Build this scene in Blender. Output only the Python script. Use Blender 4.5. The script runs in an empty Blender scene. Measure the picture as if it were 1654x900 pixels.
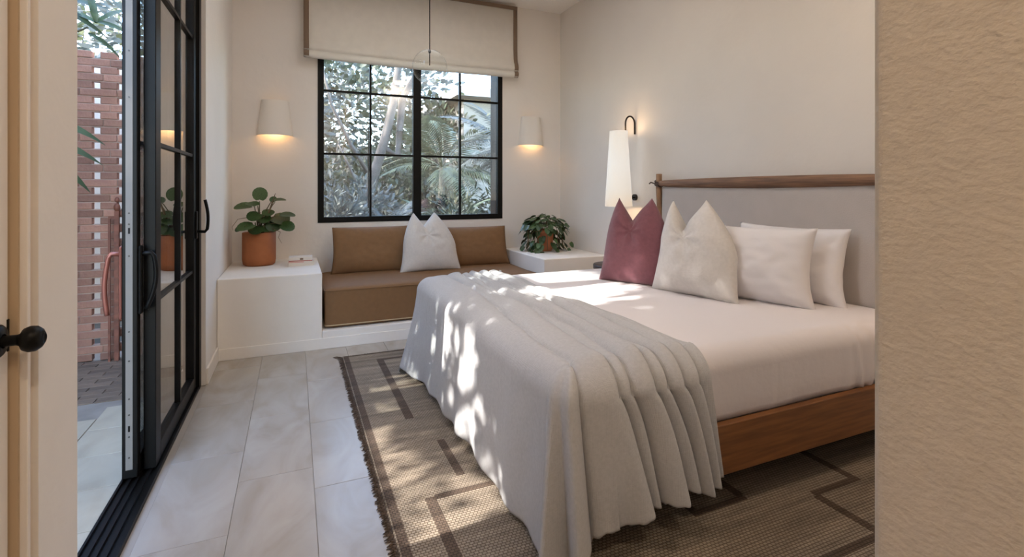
import bpy, bmesh, math, random
import numpy as np
from mathutils import Vector, Matrix, noise as mn
R = random.Random(7)
PI = math.pi
S = bpy.context.scene
COL = S.collection

# ------------------------------------------------------------------ camera
cam = bpy.data.cameras.new('camera')
cam.sensor_width = 36.0
cam.lens = 808.0 / 1654 * 36
cam.shift_y = -(450 - 307) / 1654
cam.clip_start = 0.05
co = bpy.data.objects.new('camera', cam)
co.location = (0, 0, 1.2)
co.rotation_euler = (PI / 2, 0, -math.radians(23.5))
COL.objects.link(co)
S.camera = co

# ------------------------------------------------------------------ exposure, sky, sun
S.view_settings.view_transform = 'Standard'
S.view_settings.look = 'None'
S.view_settings.gamma = 1
S.view_settings.use_curve_mapping = False
S.view_settings.exposure = 1.16
S.cycles.diffuse_bounces = 8
S.cycles.max_bounces = 16
W = bpy.data.worlds.new('sky')
S.world = W
W.use_nodes = True
wn, wl = W.node_tree.nodes, W.node_tree.links
wn.clear()
sky = wn.new('ShaderNodeTexSky')
sky.sky_type = 'NISHITA'
sky.sun_disc = False
sky.sun_elevation = math.radians(37)
sky.sun_rotation = math.radians(-90)
sky.dust_density = 1.0
sky.air_density = 1.0
hs = wn.new('ShaderNodeHueSaturation')
hs.inputs['Saturation'].default_value = 1.05
bg = wn.new('ShaderNodeBackground')
bg.inputs['Strength'].default_value = 1.2
wo = wn.new('ShaderNodeOutputWorld')
wl.new(sky.outputs[0], hs.inputs['Color'])
wl.new(hs.outputs[0], bg.inputs[0])
wl.new(bg.outputs[0], wo.inputs[0])

SUN_TAN, SUN_DY = 0.75, 0.08          # the sun stands low over the garden on the left
sl = bpy.data.lights.new('sun', 'SUN')
sl.energy = 6.0
sl.angle = math.radians(0.7)
sl.color = (1.0, 0.95, 0.88)
so = bpy.data.objects.new('sun', sl)
so.rotation_euler = Vector((1, SUN_DY, -SUN_TAN)).to_track_quat('-Z', 'Y').to_euler()
so.location = (-6, 2, 6)
COL.objects.link(so)

def portal(name, loc, rot, sx, sy):
    l = bpy.data.lights.new(name, 'AREA')
    l.shape = 'RECTANGLE'; l.size = sx; l.size_y = sy
    l.cycles.is_portal = True
    o = bpy.data.objects.new(name, l); o.location = loc; o.rotation_euler = rot
    COL.objects.link(o)
portal('door_portal', (-0.78, 2.58, 1.3), (PI / 2, 0, -PI / 2), 2.0, 2.6)
portal('window_portal', (1.125, 5.24, 1.7), (PI / 2, 0, PI), 1.9, 1.65)

# ------------------------------------------------------------------ materials
def nt(name):
    m = bpy.data.materials.new(name)
    m.use_nodes = True
    return m, m.node_tree.nodes, m.node_tree.links, m.node_tree.nodes['Principled BSDF']

def mat(name, col, rough=0.6, var=0.0, vscale=5.0, bump=0.0, bscale=80.0, metal=0.0, rnd=0.0,
        stretch=(1, 1, 1), dark=None, spec=0.5, weave=0.0, wscale=400.0, sheen=0.0, transm=0.0, bdist=0.01):
    m, n, l, b = nt(name)
    b.inputs['Roughness'].default_value = rough
    b.inputs['Metallic'].default_value = metal
    b.inputs['Specular IOR Level'].default_value = spec
    if sheen:
        b.inputs['Sheen Weight'].default_value = sheen
    tc = n.new('ShaderNodeTexCoord')
    mp = n.new('ShaderNodeMapping')
    mp.inputs['Scale'].default_value = stretch
    l.new(tc.outputs['Object'], mp.inputs[0])
    c = None
    if var or dark:
        t = n.new('ShaderNodeTexNoise')
        t.inputs['Scale'].default_value = vscale
        t.inputs['Detail'].default_value = 6
        l.new(mp.outputs[0], t.inputs[0])
        rp = n.new('ShaderNodeValToRGB')
        d = dark or tuple(x * (1 - var) for x in col)
        hi = col if dark else tuple(min(1, x * (1 + var * 0.6)) for x in col)
        rp.color_ramp.elements[0].position = 0.32
        rp.color_ramp.elements[1].position = 0.68
        rp.color_ramp.elements[0].color = (*d, 1)
        rp.color_ramp.elements[1].color = (*hi, 1)
        l.new(t.outputs[0], rp.inputs[0])
        c = rp.outputs[0]
    if rnd:
        oi = n.new('ShaderNodeObjectInfo')
        mr = n.new('ShaderNodeMapRange')
        mr.inputs[3].default_value = 1 - rnd
        mr.inputs[4].default_value = 1 + rnd
        l.new(oi.outputs['Random'], mr.inputs[0])
        h = n.new('ShaderNodeHueSaturation')
        h.inputs['Color'].default_value = (*col, 1)
        if c: l.new(c, h.inputs['Color'])
        l.new(mr.outputs[0], h.inputs['Value'])
        c = h.outputs[0]
    if c: l.new(c, b.inputs['Base Color'])
    else: b.inputs['Base Color'].default_value = (*col, 1)
    hgt = None
    if bump:
        t2 = n.new('ShaderNodeTexNoise')
        t2.inputs['Scale'].default_value = bscale
        t2.inputs['Detail'].default_value = 3
        l.new(mp.outputs[0], t2.inputs[0])
        hgt = t2.outputs[0]
    if weave:
        a = n.new('ShaderNodeTexWave'); a.bands_direction = 'X'
        d2 = n.new('ShaderNodeTexWave'); d2.bands_direction = 'Z'
        d3 = n.new('ShaderNodeTexWave'); d3.bands_direction = 'Y'
        ad = None
        for w_ in (a, d2, d3):
            w_.inputs['Scale'].default_value = wscale / 20
            w_.inputs['Distortion'].default_value = 2.0
            w_.inputs['Detail'].default_value = 1
            l.new(mp.outputs[0], w_.inputs[0])
            if ad is None: ad = w_.outputs['Fac']
            else:
                q = n.new('ShaderNodeMath'); q.operation = 'ADD'
                l.new(ad, q.inputs[0]); l.new(w_.outputs['Fac'], q.inputs[1]); ad = q.outputs[0]
        q = n.new('ShaderNodeMath'); q.operation = 'MULTIPLY'; q.inputs[1].default_value = weave
        l.new(ad, q.inputs[0]); ad = q.outputs[0]
        if hgt:
            q = n.new('ShaderNodeMath'); q.operation = 'ADD'
            l.new(hgt, q.inputs[0]); l.new(ad, q.inputs[1]); hgt = q.outputs[0]
        else: hgt = ad
    if hgt:
        bp = n.new('ShaderNodeBump')
        bp.inputs['Strength'].default_value = bump or 0.3
        bp.inputs['Distance'].default_value = bdist
        l.new(hgt, bp.inputs['Height'])
        l.new(bp.outputs[0], b.inputs['Normal'])
    if transm:
        tr = n.new('ShaderNodeBsdfTranslucent')
        if c: l.new(c, tr.inputs[0])
        else: tr.inputs[0].default_value = (*col, 1)
        mx = n.new('ShaderNodeMixShader'); mx.inputs[0].default_value = transm
        l.new(b.outputs[0], mx.inputs[1]); l.new(tr.outputs[0], mx.inputs[2])
        l.new(mx.outputs[0], n['Material Output'].inputs[0])
    return m

def glow(name, col, strength):
    m, n, l, b = nt(name)
    b.inputs['Base Color'].default_value = (*col, 1)
    b.inputs['Emission Color'].default_value = (*col, 1)
    b.inputs['Emission Strength'].default_value = strength
    return m

def glassmat(name, k=1.0, tint=(0.97, 0.985, 0.98)):
    m, n, l, b = nt(name)
    n.remove(b)
    f = n.new('ShaderNodeLayerWeight')            # Schlick: 0.04 + 0.96 facing^5, the same from both sides
    pw = n.new('ShaderNodeMath'); pw.operation = 'POWER'; pw.inputs[1].default_value = 5.0
    l.new(f.outputs['Facing'], pw.inputs[0]); f.inputs['Blend'].default_value = 0.5
    ma = n.new('ShaderNodeMath'); ma.operation = 'MULTIPLY_ADD'; ma.inputs[1].default_value = 0.96; ma.inputs[2].default_value = 0.04
    l.new(pw.outputs[0], ma.inputs[0])
    q = n.new('ShaderNodeMath'); q.operation = 'MULTIPLY'; q.use_clamp = True
    q.inputs[1].default_value = k
    l.new(ma.outputs[0], q.inputs[0])
    t = n.new('ShaderNodeBsdfTransparent'); t.inputs[0].default_value = (*tint, 1)
    g = n.new('ShaderNodeBsdfGlossy'); g.inputs['Roughness'].default_value = 0.0
    mx = n.new('ShaderNodeMixShader')
    l.new(q.outputs[0], mx.inputs[0]); l.new(t.outputs[0], mx.inputs[1]); l.new(g.outputs[0], mx.inputs[2])
    l.new(mx.outputs[0], n['Material Output'].inputs[0])
    return m

M = {}
PL = (0.74, 0.695, 0.645)
M['plaster'] = mat('plaster', PL, 0.9, 0.035, 1.6, 0.12, 14, bdist=0.02)
M['stucco'] = mat('stucco', (0.64, 0.555, 0.455), 0.92, 0.04, 30, 0.45, 85, bdist=0.006, stretch=(1, 0.8, 1.1))
M['bench'] = mat('bench_plaster', (0.77, 0.735, 0.69), 0.85, 0.04, 3, 0.08, 14, bdist=0.02)
M['ceiling'] = mat('ceiling_paint', (0.86, 0.82, 0.77), 0.95)
M['trim'] = mat('painted_trim', (0.74, 0.69, 0.635), 0.6)
M['jamb'] = mat('warm_shaded_jamb', (0.47, 0.345, 0.22), 0.6)  # warm hall light on the reveals put into the colour
M['steel'] = mat('black_steel', (0.0045, 0.004, 0.0035), 0.42, spec=0.16)
M['edge'] = mat('brushed_edge_plate', (0.20, 0.182, 0.16), 0.6, metal=0.1)
M['screw'] = mat('dark_screw', (0.06, 0.055, 0.05), 0.4, metal=0.6)
M['bronze'] = mat('dark_bronze', (0.03, 0.024, 0.02), 0.35, metal=0.6)
M['copper'] = mat('copper_handle', (0.25, 0.085, 0.06), 0.4, metal=0.4)
M['rust'] = mat('rusty_steel', (0.22, 0.075, 0.042), 0.7, 0.4, 18)
M['glass'] = glassmat('door_glass', 1.9)
M['wglass'] = glassmat('window_glass', 2.6)
M['bulbglass'] = glassmat('clear_globe_glass', 0.8, (0.99, 1, 1))

def travertine(name, c1, c2, c3, rough):
    m, n, l, b = nt(name)
    b.inputs['Roughness'].default_value = rough
    tc = n.new('ShaderNodeTexCoord'); oi = n.new('ShaderNodeObjectInfo')
    mp = n.new('ShaderNodeMapping'); mp.inputs['Scale'].default_value = (1.6, 0.75, 1)
    cm = n.new('ShaderNodeVectorMath'); cm.operation = 'SCALE'
    cb = n.new('ShaderNodeCombineXYZ')
    for i in range(3): l.new(oi.outputs['Random'], cb.inputs[i])
    l.new(cb.outputs[0], cm.inputs[0]); cm.inputs['Scale'].default_value = 37.0
    l.new(tc.outputs['Object'], mp.inputs[0]); l.new(cm.outputs[0], mp.inputs['Location'])
    t = n.new('ShaderNodeTexNoise'); t.inputs['Scale'].default_value = 3.2
    t.inputs['Detail'].default_value = 8; t.inputs['Distortion'].default_value = 1.3
    l.new(mp.outputs[0], t.inputs[0])
    rp = n.new('ShaderNodeValToRGB')
    e = rp.color_ramp.elements
    e[0].position = 0.3; e[0].color = (*c2, 1); e[1].position = 0.7; e[1].color = (*c1, 1)
    x = e.new(0.5); x.color = (*c3, 1)
    l.new(t.outputs[0], rp.inputs[0])
    mr = n.new('ShaderNodeMapRange'); mr.inputs[3].default_value = 0.95; mr.inputs[4].default_value = 1.04
    l.new(oi.outputs['Random'], mr.inputs[0])
    h = n.new('ShaderNodeHueSaturation')
    l.new(rp.outputs[0], h.inputs['Color']); l.new(mr.outputs[0], h.inputs['Value'])
    l.new(h.outputs[0], b.inputs['Base Color'])
    return m
M['tile'] = travertine('travertine', (0.43, 0.395, 0.355), (0.34, 0.295, 0.25), (0.39, 0.35, 0.31), 0.22)
M['grout'] = mat('floor_grout', (0.33, 0.29, 0.25), 0.9)
M['patio'] = travertine('patio_stone', (0.45, 0.375, 0.275), (0.355, 0.29, 0.205), (0.40, 0.335, 0.24), 0.7)
M['pgrout'] = mat('patio_grout', (0.28, 0.235, 0.19), 0.95, 0.2, 8)
M['paver'] = mat('brown_paver', (0.20, 0.135, 0.09), 0.85, 0.2, 12, rnd=0.25)
M['brick'] = mat('red_brick', (0.40, 0.205, 0.135), 0.9, dark=(0.30, 0.145, 0.10), vscale=9, bump=0.3, bscale=60, rnd=0.28)
M['mortar'] = mat('mortar', (0.42, 0.29, 0.225), 0.95)
M['wood'] = mat('warm_teak', (0.25, 0.10, 0.028), 0.5, dark=(0.15, 0.055, 0.015), vscale=3.0, stretch=(1.6, 16, 22))
M['woody'] = mat('warm_teak_cross', (0.25, 0.10, 0.028), 0.5, dark=(0.15, 0.055, 0.015), vscale=3.0, stretch=(16, 1.6, 22))
M['walnut'] = mat('weathered_wood', (0.26, 0.135, 0.07), 0.55, dark=(0.11, 0.055, 0.03), vscale=3.0, stretch=(18, 1.3, 26), bump=0.2, bscale=8)
M['post'] = mat('post_wood', (0.34, 0.20, 0.11), 0.55, dark=(0.20, 0.11, 0.06), vscale=4, stretch=(20, 20, 2))
M['darkwood'] = mat('dark_table_wood', (0.045, 0.03, 0.026), 0.4)
M['leather'] = mat('dark_leather', (0.06, 0.035, 0.025), 0.6)
M['sheet'] = mat('white_cotton', (0.68, 0.64, 0.645), 0.9, bump=0.12, bscale=35, bdist=0.01, sheen=0.15)
M['pillow'] = mat('white_pillowcase', (0.66, 0.64, 0.65), 0.9, bump=0.15, bscale=22, sheen=0.15)
M['linen'] = mat('white_linen', (0.60, 0.575, 0.55), 0.95, 0.05, 60, 0.3, 40, weave=0.25, wscale=2600, bdist=0.004)
M['purple'] = mat('plum_linen', (0.20, 0.073, 0.092), 0.9, 0.1, 50, 0.3, 40, weave=0.25, wscale=2600, bdist=0.004, sheen=0.2)
M['throw'] = mat('oatmeal_linen', (0.455, 0.45, 0.455), 0.95, 0.06, 90, 0.35, 55, weave=0.3, wscale=1900, bdist=0.004)
M['canvas'] = mat('tan_canvas', (0.20, 0.103, 0.041), 0.8, 0.06, 30, 0.2, 26, weave=0.2, wscale=2200, bdist=0.004)
M['piping'] = mat('pale_piping', (0.48, 0.36, 0.22), 0.8)
M['greyfab'] = mat('grey_upholstery', (0.47, 0.425, 0.395), 0.95, 0.03, 8, 0.15, 160, sheen=0.1)
M['blind'] = mat('blind_linen', (0.84, 0.80, 0.74), 0.95, 0.03, 12, 0.15, 60, weave=0.2, wscale=1800, bdist=0.003, transm=0.35)
M['band'] = mat('brown_band', (0.20, 0.135, 0.09), 0.9, weave=0.3, wscale=2000, bdist=0.003)
M['sconce'] = mat('sconce_plaster', (0.76, 0.715, 0.655), 0.85)
M['terra'] = mat('terracotta', (0.36, 0.125, 0.045), 0.8, 0.12, 9, 0.1, 40)
M['terra2'] = mat('bright_terracotta', (0.45, 0.16, 0.07), 0.8, 0.1, 9)
M['soil'] = mat('soil', (0.03, 0.02, 0.013), 1, 0.3, 30)
M['leaf'] = mat('glossy_leaf', (0.036, 0.080, 0.020), 0.42, 0.4, 14, rnd=0.3)
M['leaf2'] = mat('trailing_leaf', (0.042, 0.085, 0.028), 0.42, 0.3, 20, rnd=0.4)
M['stem'] = mat('green_brown_stem', (0.10, 0.085, 0.04), 0.7)
M['vine'] = mat('vine_stem', (0.13, 0.09, 0.045), 0.8)
M['paper'] = mat('book_pages', (0.66, 0.61, 0.55), 0.8, 0.06, 40, stretch=(1, 1, 30))
M['redcover'] = mat('dull_red_cover', (0.42, 0.12, 0.10), 0.6)
M['cream'] = mat('cream_cover', (0.66, 0.61, 0.55), 0.6)

# ------------------------------------------------------------------ mesh helpers
ORG = {}
def link(name, me, m, parent=None, smooth=False, kind=None):
    o = bpy.data.objects.new(name, me)
    COL.objects.link(o)
    if m and not me.materials: me.materials.append(m)
    if smooth:
        me.polygons.foreach_set('use_smooth', [True] * len(me.polygons))
    if parent is not None: o.parent = parent
    if kind: o['kind'] = kind
    return o

def build(name, bm, m, parent=None, smooth=False, kind=None, local=False):
    """bm is in world metres; under a thing it is moved into that thing's frame"""
    if not local:
        w = Vector((0, 0, 0)); p = parent
        while p is not None:
            w += p.location; p = p.parent
        if w.length > 0: bmesh.ops.translate(bm, vec=-w, verts=bm.verts)
    bmesh.ops.recalc_face_normals(bm, faces=bm.faces)
    me = bpy.data.meshes.new(name)
    bm.to_mesh(me); bm.free()
    return link(name, me, m, parent, smooth, kind)

def raw(name, vs, fs, m, parent=None, smooth=False, kind=None):
    vs = np.asarray(vs, dtype=float)
    w = Vector((0, 0, 0)); p = parent
    while p is not None:
        w += p.location; p = p.parent
    vs = vs - np.array(w)
    me = bpy.data.meshes.new(name)
    me.from_pydata(vs.tolist(), [], fs)
    me.update()
    return link(name, me, m, parent, smooth, kind)

def thing(name, loc, label, cat, group=None, kind=None):
    o = bpy.data.objects.new(name, None)
    o.empty_display_size = 0.1
    o.location = loc
    COL.objects.link(o)
    if label: o['label'] = label
    if cat: o['category'] = cat
    if group: o['group'] = group
    if kind: o['kind'] = kind
    return o

def tag(o, label, cat, group=None):
    o['label'] = label; o['category'] = cat
    if group: o['group'] = group
    return o

def NB(): return bmesh.new()

def box(bm, x0, x1, y0, y1, z0, z1, bev=0.0, seg=2):
    c = ((x0 + x1) / 2, (y0 + y1) / 2, (z0 + z1) / 2)
    r = bmesh.ops.create_cube(bm, size=1, matrix=Matrix.Translation(c) @ Matrix.Diagonal((abs(x1 - x0), abs(y1 - y0), abs(z1 - z0), 1)))
    if bev:
        es = list({e for v in r['verts'] for e in v.link_edges})
        bmesh.ops.bevel(bm, geom=es, offset=bev, segments=seg, affect='EDGES', profile=0.5)
    return bm

def B(*a, **k): return box(NB(), *a, **k)

def tube(bm, pts, rad, n=8, cap=True):
    pts = [Vector(p) for p in pts]
    if not hasattr(rad, '__len__'): rad = [rad] * len(pts)
    rings = []; up = None
    for i, p in enumerate(pts):
        d = (pts[min(i + 1, len(pts) - 1)] - pts[max(i - 1, 0)]).normalized()
        if up is None:
            up = Vector((0, 0, 1)) if abs(d.z) < 0.9 else Vector((1, 0, 0))
        a = d.cross(up).normalized(); b_ = a.cross(d).normalized(); up = b_
        rings.append([bm.verts.new(p + (a * math.cos(t) + b_ * math.sin(t)) * rad[i]) for t in (2 * PI * k / n for k in range(n))])
    for q in range(len(rings) - 1):
        for k in range(n):
            bm.faces.new((rings[q][k], rings[q][(k + 1) % n], rings[q + 1][(k + 1) % n], rings[q + 1][k]))
    if cap:
        bm.faces.new(rings[0][::-1]); bm.faces.new(rings[-1])
    return bm

def lathe(bm, prof, c, n=32, a0=0.0, a1=2 * PI, sx=1.0, sy=1.0):
    full = abs(a1 - a0 - 2 * PI) < 1e-6
    k = n if full else n + 1
    rings = []
    for r, z in prof:
        rings.append([bm.verts.new((c[0] + sx * r * math.cos(a0 + (a1 - a0) * i / n), c[1] + sy * r * math.sin(a0 + (a1 - a0) * i / n), c[2] + z)) for i in range(k)])
    for q in range(len(rings) - 1):
        for i in range(n):
            j = (i + 1) % k
            bm.faces.new((rings[q][i], rings[q][j], rings[q + 1][j], rings[q + 1][i]))
    return bm

def ell(bm, c, r, n=16, m_=10):
    bmesh.ops.create_uvsphere(bm, u_segments=n, v_segments=m_, radius=1, matrix=Matrix.Translation(c) @ Matrix.Diagonal((*r, 1)))
    return bm

def sm(a, b, x):
    t = max(0.0, min(1.0, (x - a) / (b - a)))
    return t * t * (3 - 2 * t)
def nz(x, y, z=0.0): return mn.noise(Vector((x, y, z)))

# ------------------------------------------------------------------ room shell
XL, XR, YB, ZC = -0.50, 2.767, 4.995, 3.20
floor = build('floor', B(XL - 0.03, 2.95, -1.75, 5.2, -0.15, -0.004), M['grout'], kind='structure')
tw, tl = 0.285, 0.61
ncol = 0
proto = None
gx0 = 0.073 - 2 * tw
for i in range(12):
    x0 = gx0 + i * tw
    off = [0.0, 0.34, 0.17, 0.45][i % 4]
    for j in range(-1, 9):
        y0 = 0.16 - tl + off + j * tl
        x1, y1 = min(x0 + tw, XR), min(y0 + tl, 4.07)
        if y1 - y0 < 0.05 or x1 - x0 < 0.05 or x0 < XL - 0.03: continue
        full = abs(x1 - x0 - tw) < 1e-6 and abs(y1 - y0 - tl) < 1e-6
        if full and proto is not None:
            o = proto.copy(); COL.objects.link(o); o.location = (x0, y0, 0)
        else:
            o = build('floor_tile', B(0.0008, x1 - x0 - 0.0008, 0.0008, y1 - y0 - 0.0008, -0.012, 0, bev=0.0007, seg=1), M['tile'], local=True)
            o.location = (x0, y0, 0)
            if full: proto = o
        o.parent = floor
build('ceiling', B(-0.75, 2.95, -1.75, 5.25, ZC, ZC + 0.15), M['ceiling'], kind='structure')

SLY0, SLY1, SLZ = 1.587, 3.57, 2.86      # sliding door opening
bm = NB()
box(bm, -0.75, XL, 1.379, SLY0, 0, ZC)
box(bm, -0.75, XL, -1.75, 0.42, 0, ZC)
box(bm, -0.75, XL, 0.42, 1.379, 2.1, ZC)
box(bm, -0.75, -0.60, 0.42, 1.379, 0, 2.1)
build('wall_left', bm, M['plaster'], kind='structure')
bm = NB()
box(bm, -0.75, XL, SLY1, 5.2, 0, ZC)
box(bm, -0.75, XL, SLY0, SLY1, SLZ, ZC)
build('wall_left_far', bm, M['plaster'], kind='structure')
WX0, WX1, WZ0, WZ1 = 0.198, 2.057, 0.893, 2.52
bm = NB()
box(bm, XL, WX0, YB, 5.2, 0, ZC); box(bm, WX1, XR, YB, 5.2, 0, ZC)
box(bm, WX0, WX1, YB, 5.2, 0, WZ0); box(bm, WX0, WX1, YB, 5.2, WZ1, ZC)
build('wall_back', bm, M['plaster'], kind='structure')
build('wall_right', B(XR, 2.95, 0.42, 5.2, 0, ZC), M['plaster'], kind='structure')
EX, EY = 0.955, 0.573
build('wall_entry', B(EX, EX + 0.15, -1.75, EY, 0, ZC, bev=0.022, seg=5), M['stucco'], kind='structure', smooth=False)
build('wall_front', B(EX + 0.15, XR, EY - 0.15, EY, 0, ZC), M['plaster'], kind='structure')
build('wall_rear', B(XL, EX, -1.75, -1.6, 0, ZC), M['plaster'], kind='structure')
build('baseboard_left', B(XL, XL + 0.013, SLY1 + 0.012, 4.03, 0, 0.10, bev=0.003), M['trim'], kind='structure')
build('baseboard_right', B(XR - 0.013, XR, EY, 4.03, 0, 0.10, bev=0.003), M['trim'], kind='structure')

# closed door on the near left: slab, stepped jamb, knob
d3 = thing('door_3', (-0.55, 1.27, 0), 'cream painted door at far left edge with black round knob', 'door', kind='structure')
build('slab', B(-0.575, -0.535, 0.46, 1.344, 0.008, 2.06, bev=0.002), M['trim'], d3)
jm = thing('trim_1', (-0.53, 1.33, 0), 'stepped door jamb, warm shading in its colour, between the knobbed door and the wall', 'trim', kind='structure')
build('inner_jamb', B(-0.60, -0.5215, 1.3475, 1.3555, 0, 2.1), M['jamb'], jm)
build('bead', B(-0.60, -0.5085, 1.3555, 1.369, 0, 2.1, bev=0.002), M['trim'], jm)
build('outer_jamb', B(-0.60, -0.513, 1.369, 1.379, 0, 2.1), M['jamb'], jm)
bm = NB()
KY, KZ = 1.302, 0.902
kb = lathe(NB(), [(0, 0.0), (0.031, 0.0), (0.033, 0.003), (0.029, 0.007), (0.014, 0.010)], (0, 0, 0), 28)
mrot = Matrix.Translation((-0.535, KY, KZ)) @ Matrix.Rotation(PI / 2, 4, 'Y')
bmesh.ops.transform(kb, matrix=mrot, verts=kb.verts)
rs = build('rosette', kb, M['steel'], d3, True)
kb = lathe(NB(), [(0.011, 0.008), (0.0105, 0.030), (0.013, 0.036), (0.022, 0.041), (0.0258, 0.050), (0.025, 0.060), (0.019, 0.068), (0.010, 0.073), (0.009, 0.071), (0.0, 0.071)], (0, 0, 0), 32)
bmesh.ops.transform(kb, matrix=mrot, verts=kb.verts)
build('door_knob', kb, M['steel'], d3, True)
build('latch', B(-0.545, -0.5335, 1.338, 1.3455, KZ - 0.03, KZ + 0.035), M['steel'], d3)

# ------------------------------------------------------------------ sliding glass door
tr = thing('trim_2', (-0.58, 1.6, 0), 'black steel track and frame of the sliding glass door', 'door frame', kind='structure')
bm = NB()
box(bm, -0.648, -0.526, SLY0 - 0.2, SLY1, -0.03, 0.006)
for x0, x1 in ((-0.648, -0.640), (-0.624, -0.612), (-0.594, -0.586), (-0.568, -0.556), (-0.534, -0.526)):
    box(bm, x0, x1, SLY0 - 0.2, SLY1, 0.006, 0.017)
build('track', bm, M['steel'], tr)
build('end_jamb', B(-0.648, -0.5235, SLY1 - 0.062, SLY1, 0, SLZ), M['steel'], tr)
build('head_frame', B(-0.648, -0.526, SLY0, SLY1, SLZ - 0.05, SLZ), M['steel'], tr)

def glazed_leaf(root, x0, x1, y0, y1, stile0, stile1, muntin_y, zbot=0.019, ztop=2.80, rail=0.075):
    st = M['steel']
    build('stile', B(x0, x1, y0, y0 + stile0, zbot, ztop, bev=0.003), st, root)
    build('stile', B(x0, x1, y1 - stile1, y1, zbot, ztop, bev=0.003), st, root)
    build('rail', B(x0, x1, y0 + stile0, y1 - stile1, zbot, zbot + rail, bev=0.003), st, root)
    build('rail', B(x0, x1, y0 + stile0, y1 - stile1, ztop - 0.06, ztop, bev=0.003), st, root)
    xm = (x0 + x1) / 2
    zs = [zbot + rail, 0.72, 1.402, 2.095, ztop - 0.06]
    ys = [y0 + stile0, muntin_y, y1 - stile1]
    build('muntin', B(xm - 0.016, xm + 0.016, muntin_y - 0.011, muntin_y + 0.011, zs[0], zs[-1]), st, root)
    for z in zs[1:-1]:
        build('muntin', B(xm - 0.015, xm + 0.015, ys[0], ys[2], z - 0.0085, z + 0.0085), st, root)
    for a in range(2):
        for b_ in range(4):
            build('pane', B(xm - 0.003, xm + 0.003, ys[a], ys[a + 1], zs[b_], zs[b_ + 1]), M['glass'], root)

d1 = thing('door_1', (-0.56, 2.555, 0), 'black steel glazed fixed door leaf nearest the room, eight panes', 'door', kind='structure')
glazed_leaf(d1, -0.585, -0.54, 2.555, SLY1 - 0.062, 0.085, 0.075, 3.095)
d2 = thing('door_2', (-0.62, 2.50, 0), 'black sliding glass leaf slid open with pale metal edge plate facing the camera', 'door', kind='structure')
glazed_leaf(d2, -0.645, -0.592, 2.50, SLY1 - 0.062, 0.045, 0.06, 3.095)
ep = build('edge_plate', B(-0.632, -0.608, 2.4985, 2.5005, 0.055, 2.78), M['edge'], d2)
ep['label'] = 'pale brushed metal edge plate with screws'
for z in (0.105, 0.19, 0.28, 0.345, 0.50, 0.62, 0.93, 1.06, 1.105, 1.58, 1.77, 2.05, 2.3):
    s_ = NB(); bmesh.ops.create_cone(s_, segments=12, radius1=0.0035, radius2=0.0035, depth=0.002, cap_ends=True,
                                     matrix=Matrix.Translation((-0.62, 2.498, z)) @ Matrix.Rotation(PI / 2, 4, 'X'))
    build('screw', s_, M['screw'], ep)
for z in (0.225, 1.035):
    build('latch_slot', B(-0.6235, -0.6165, 2.4975, 2.4995, z - 0.014, z + 0.010), M['steel'], ep)

def pull(root, x, y, z0, z1, dirx, reach, m, ybow=0.0, tip=0.02, flip=False):
    a = build('handle_plate', B(x, x + dirx * 0.012, y - 0.018, y + 0.018, z0 - 0.03 if not flip else z0 - 0.045, z1 + 0.035 if not flip else z0 + 0.12, bev=0.006, seg=3), m, root)
    bm = NB()
    xe = x + dirx * reach
    if not flip:      # arm leaves at the top, grip hangs down and bows
        pts = [(x, y, z1), (x + dirx * reach * 0.8, y, z1 + 0.004), (xe, y, z1 - 0.012)]
        pts += [(xe + dirx * 0.012 * math.sin(PI * t) - dirx * tip * t * t, y + ybow * t, z1 - 0.012 - (z1 - z0) * t) for t in [k / 10 for k in range(1, 11)]]
    else:
        pts = [(x, y, z0), (x + dirx * reach * 0.8, y, z0 - 0.004), (xe, y, z0 + 0.012)]
        pts += [(xe + dirx * 0.006 * math.sin(PI * t) - dirx * tip * t * t, y + ybow * t, z0 + 0.012 + (z1 - z0) * t) for t in [k / 10 for k in range(1, 11)]]
    tube(bm, pts, [0.009] * len(pts), 10)
    build('door_handle', bm, m, root, True)
pull(d2, -0.592, 2.523, 0.715, 0.935, 1, 0.052, M['steel'], tip=0.028)
pull(d2, -0.645, 2.523, 0.70, 0.935, -1, 0.050, M['copper'], tip=-0.004)
pull(d1, -0.54, 3.47, 0.955, 1.13, 1, 0.062, M['steel'], tip=0.012, flip=True)

# ------------------------------------------------------------------ window
w1 = thing('window_1', (1.125, 5.02, WZ0), 'black steel casement window of twelve panes above the built-in bench', 'window', kind='structure')
wy0, wy1 = YB - 0.006, YB + 0.05
st = M['steel']
build('frame_stile', B(WX0, WX0 + 0.054, wy0, 5.205, WZ0, WZ1), st, w1)
build('frame_stile', B(WX1 - 0.054, WX1, wy0, 5.205, WZ0, WZ1), st, w1)
build('frame_rail', B(WX0 + 0.054, WX1 - 0.054, wy0, wy1, WZ0, WZ0 + 0.052), st, w1)
build('frame_rail', B(WX0 + 0.054, WX1 - 0.054, wy0, wy1, WZ1 - 0.05, WZ1), st, w1)
build('mullion', B(1.092, 1.172, wy0, wy1, WZ0 + 0.052, WZ1 - 0.05), st, w1)
wxs = [(WX0 + 0.054, 0.677), (0.677, 1.092), (1.172, 1.586), (1.586, WX1 - 0.054)]
wzs = [WZ0 + 0.052, 1.542, 2.136, WZ1 - 0.05]
for x in (0.677, 1.586):
    build('muntin', B(x - 0.0095, x + 0.0095, wy0 + 0.012, wy1 - 0.012, wzs[0], wzs[-1]), st, w1)
for a, b_ in ((WX0 + 0.054, 1.092), (1.172, WX1 - 0.054)):
    for z in wzs[1:3]:
        build('muntin', B(a, b_, wy0 + 0.013, wy1 - 0.013, z - 0.0095, z + 0.0095), st, w1)
for a, b_ in wxs:
    for k in range(3):
        build('pane', B(a, b_, YB + 0.018, YB + 0.024, wzs[k], wzs[k + 1]), M['wglass'], w1)

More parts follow.
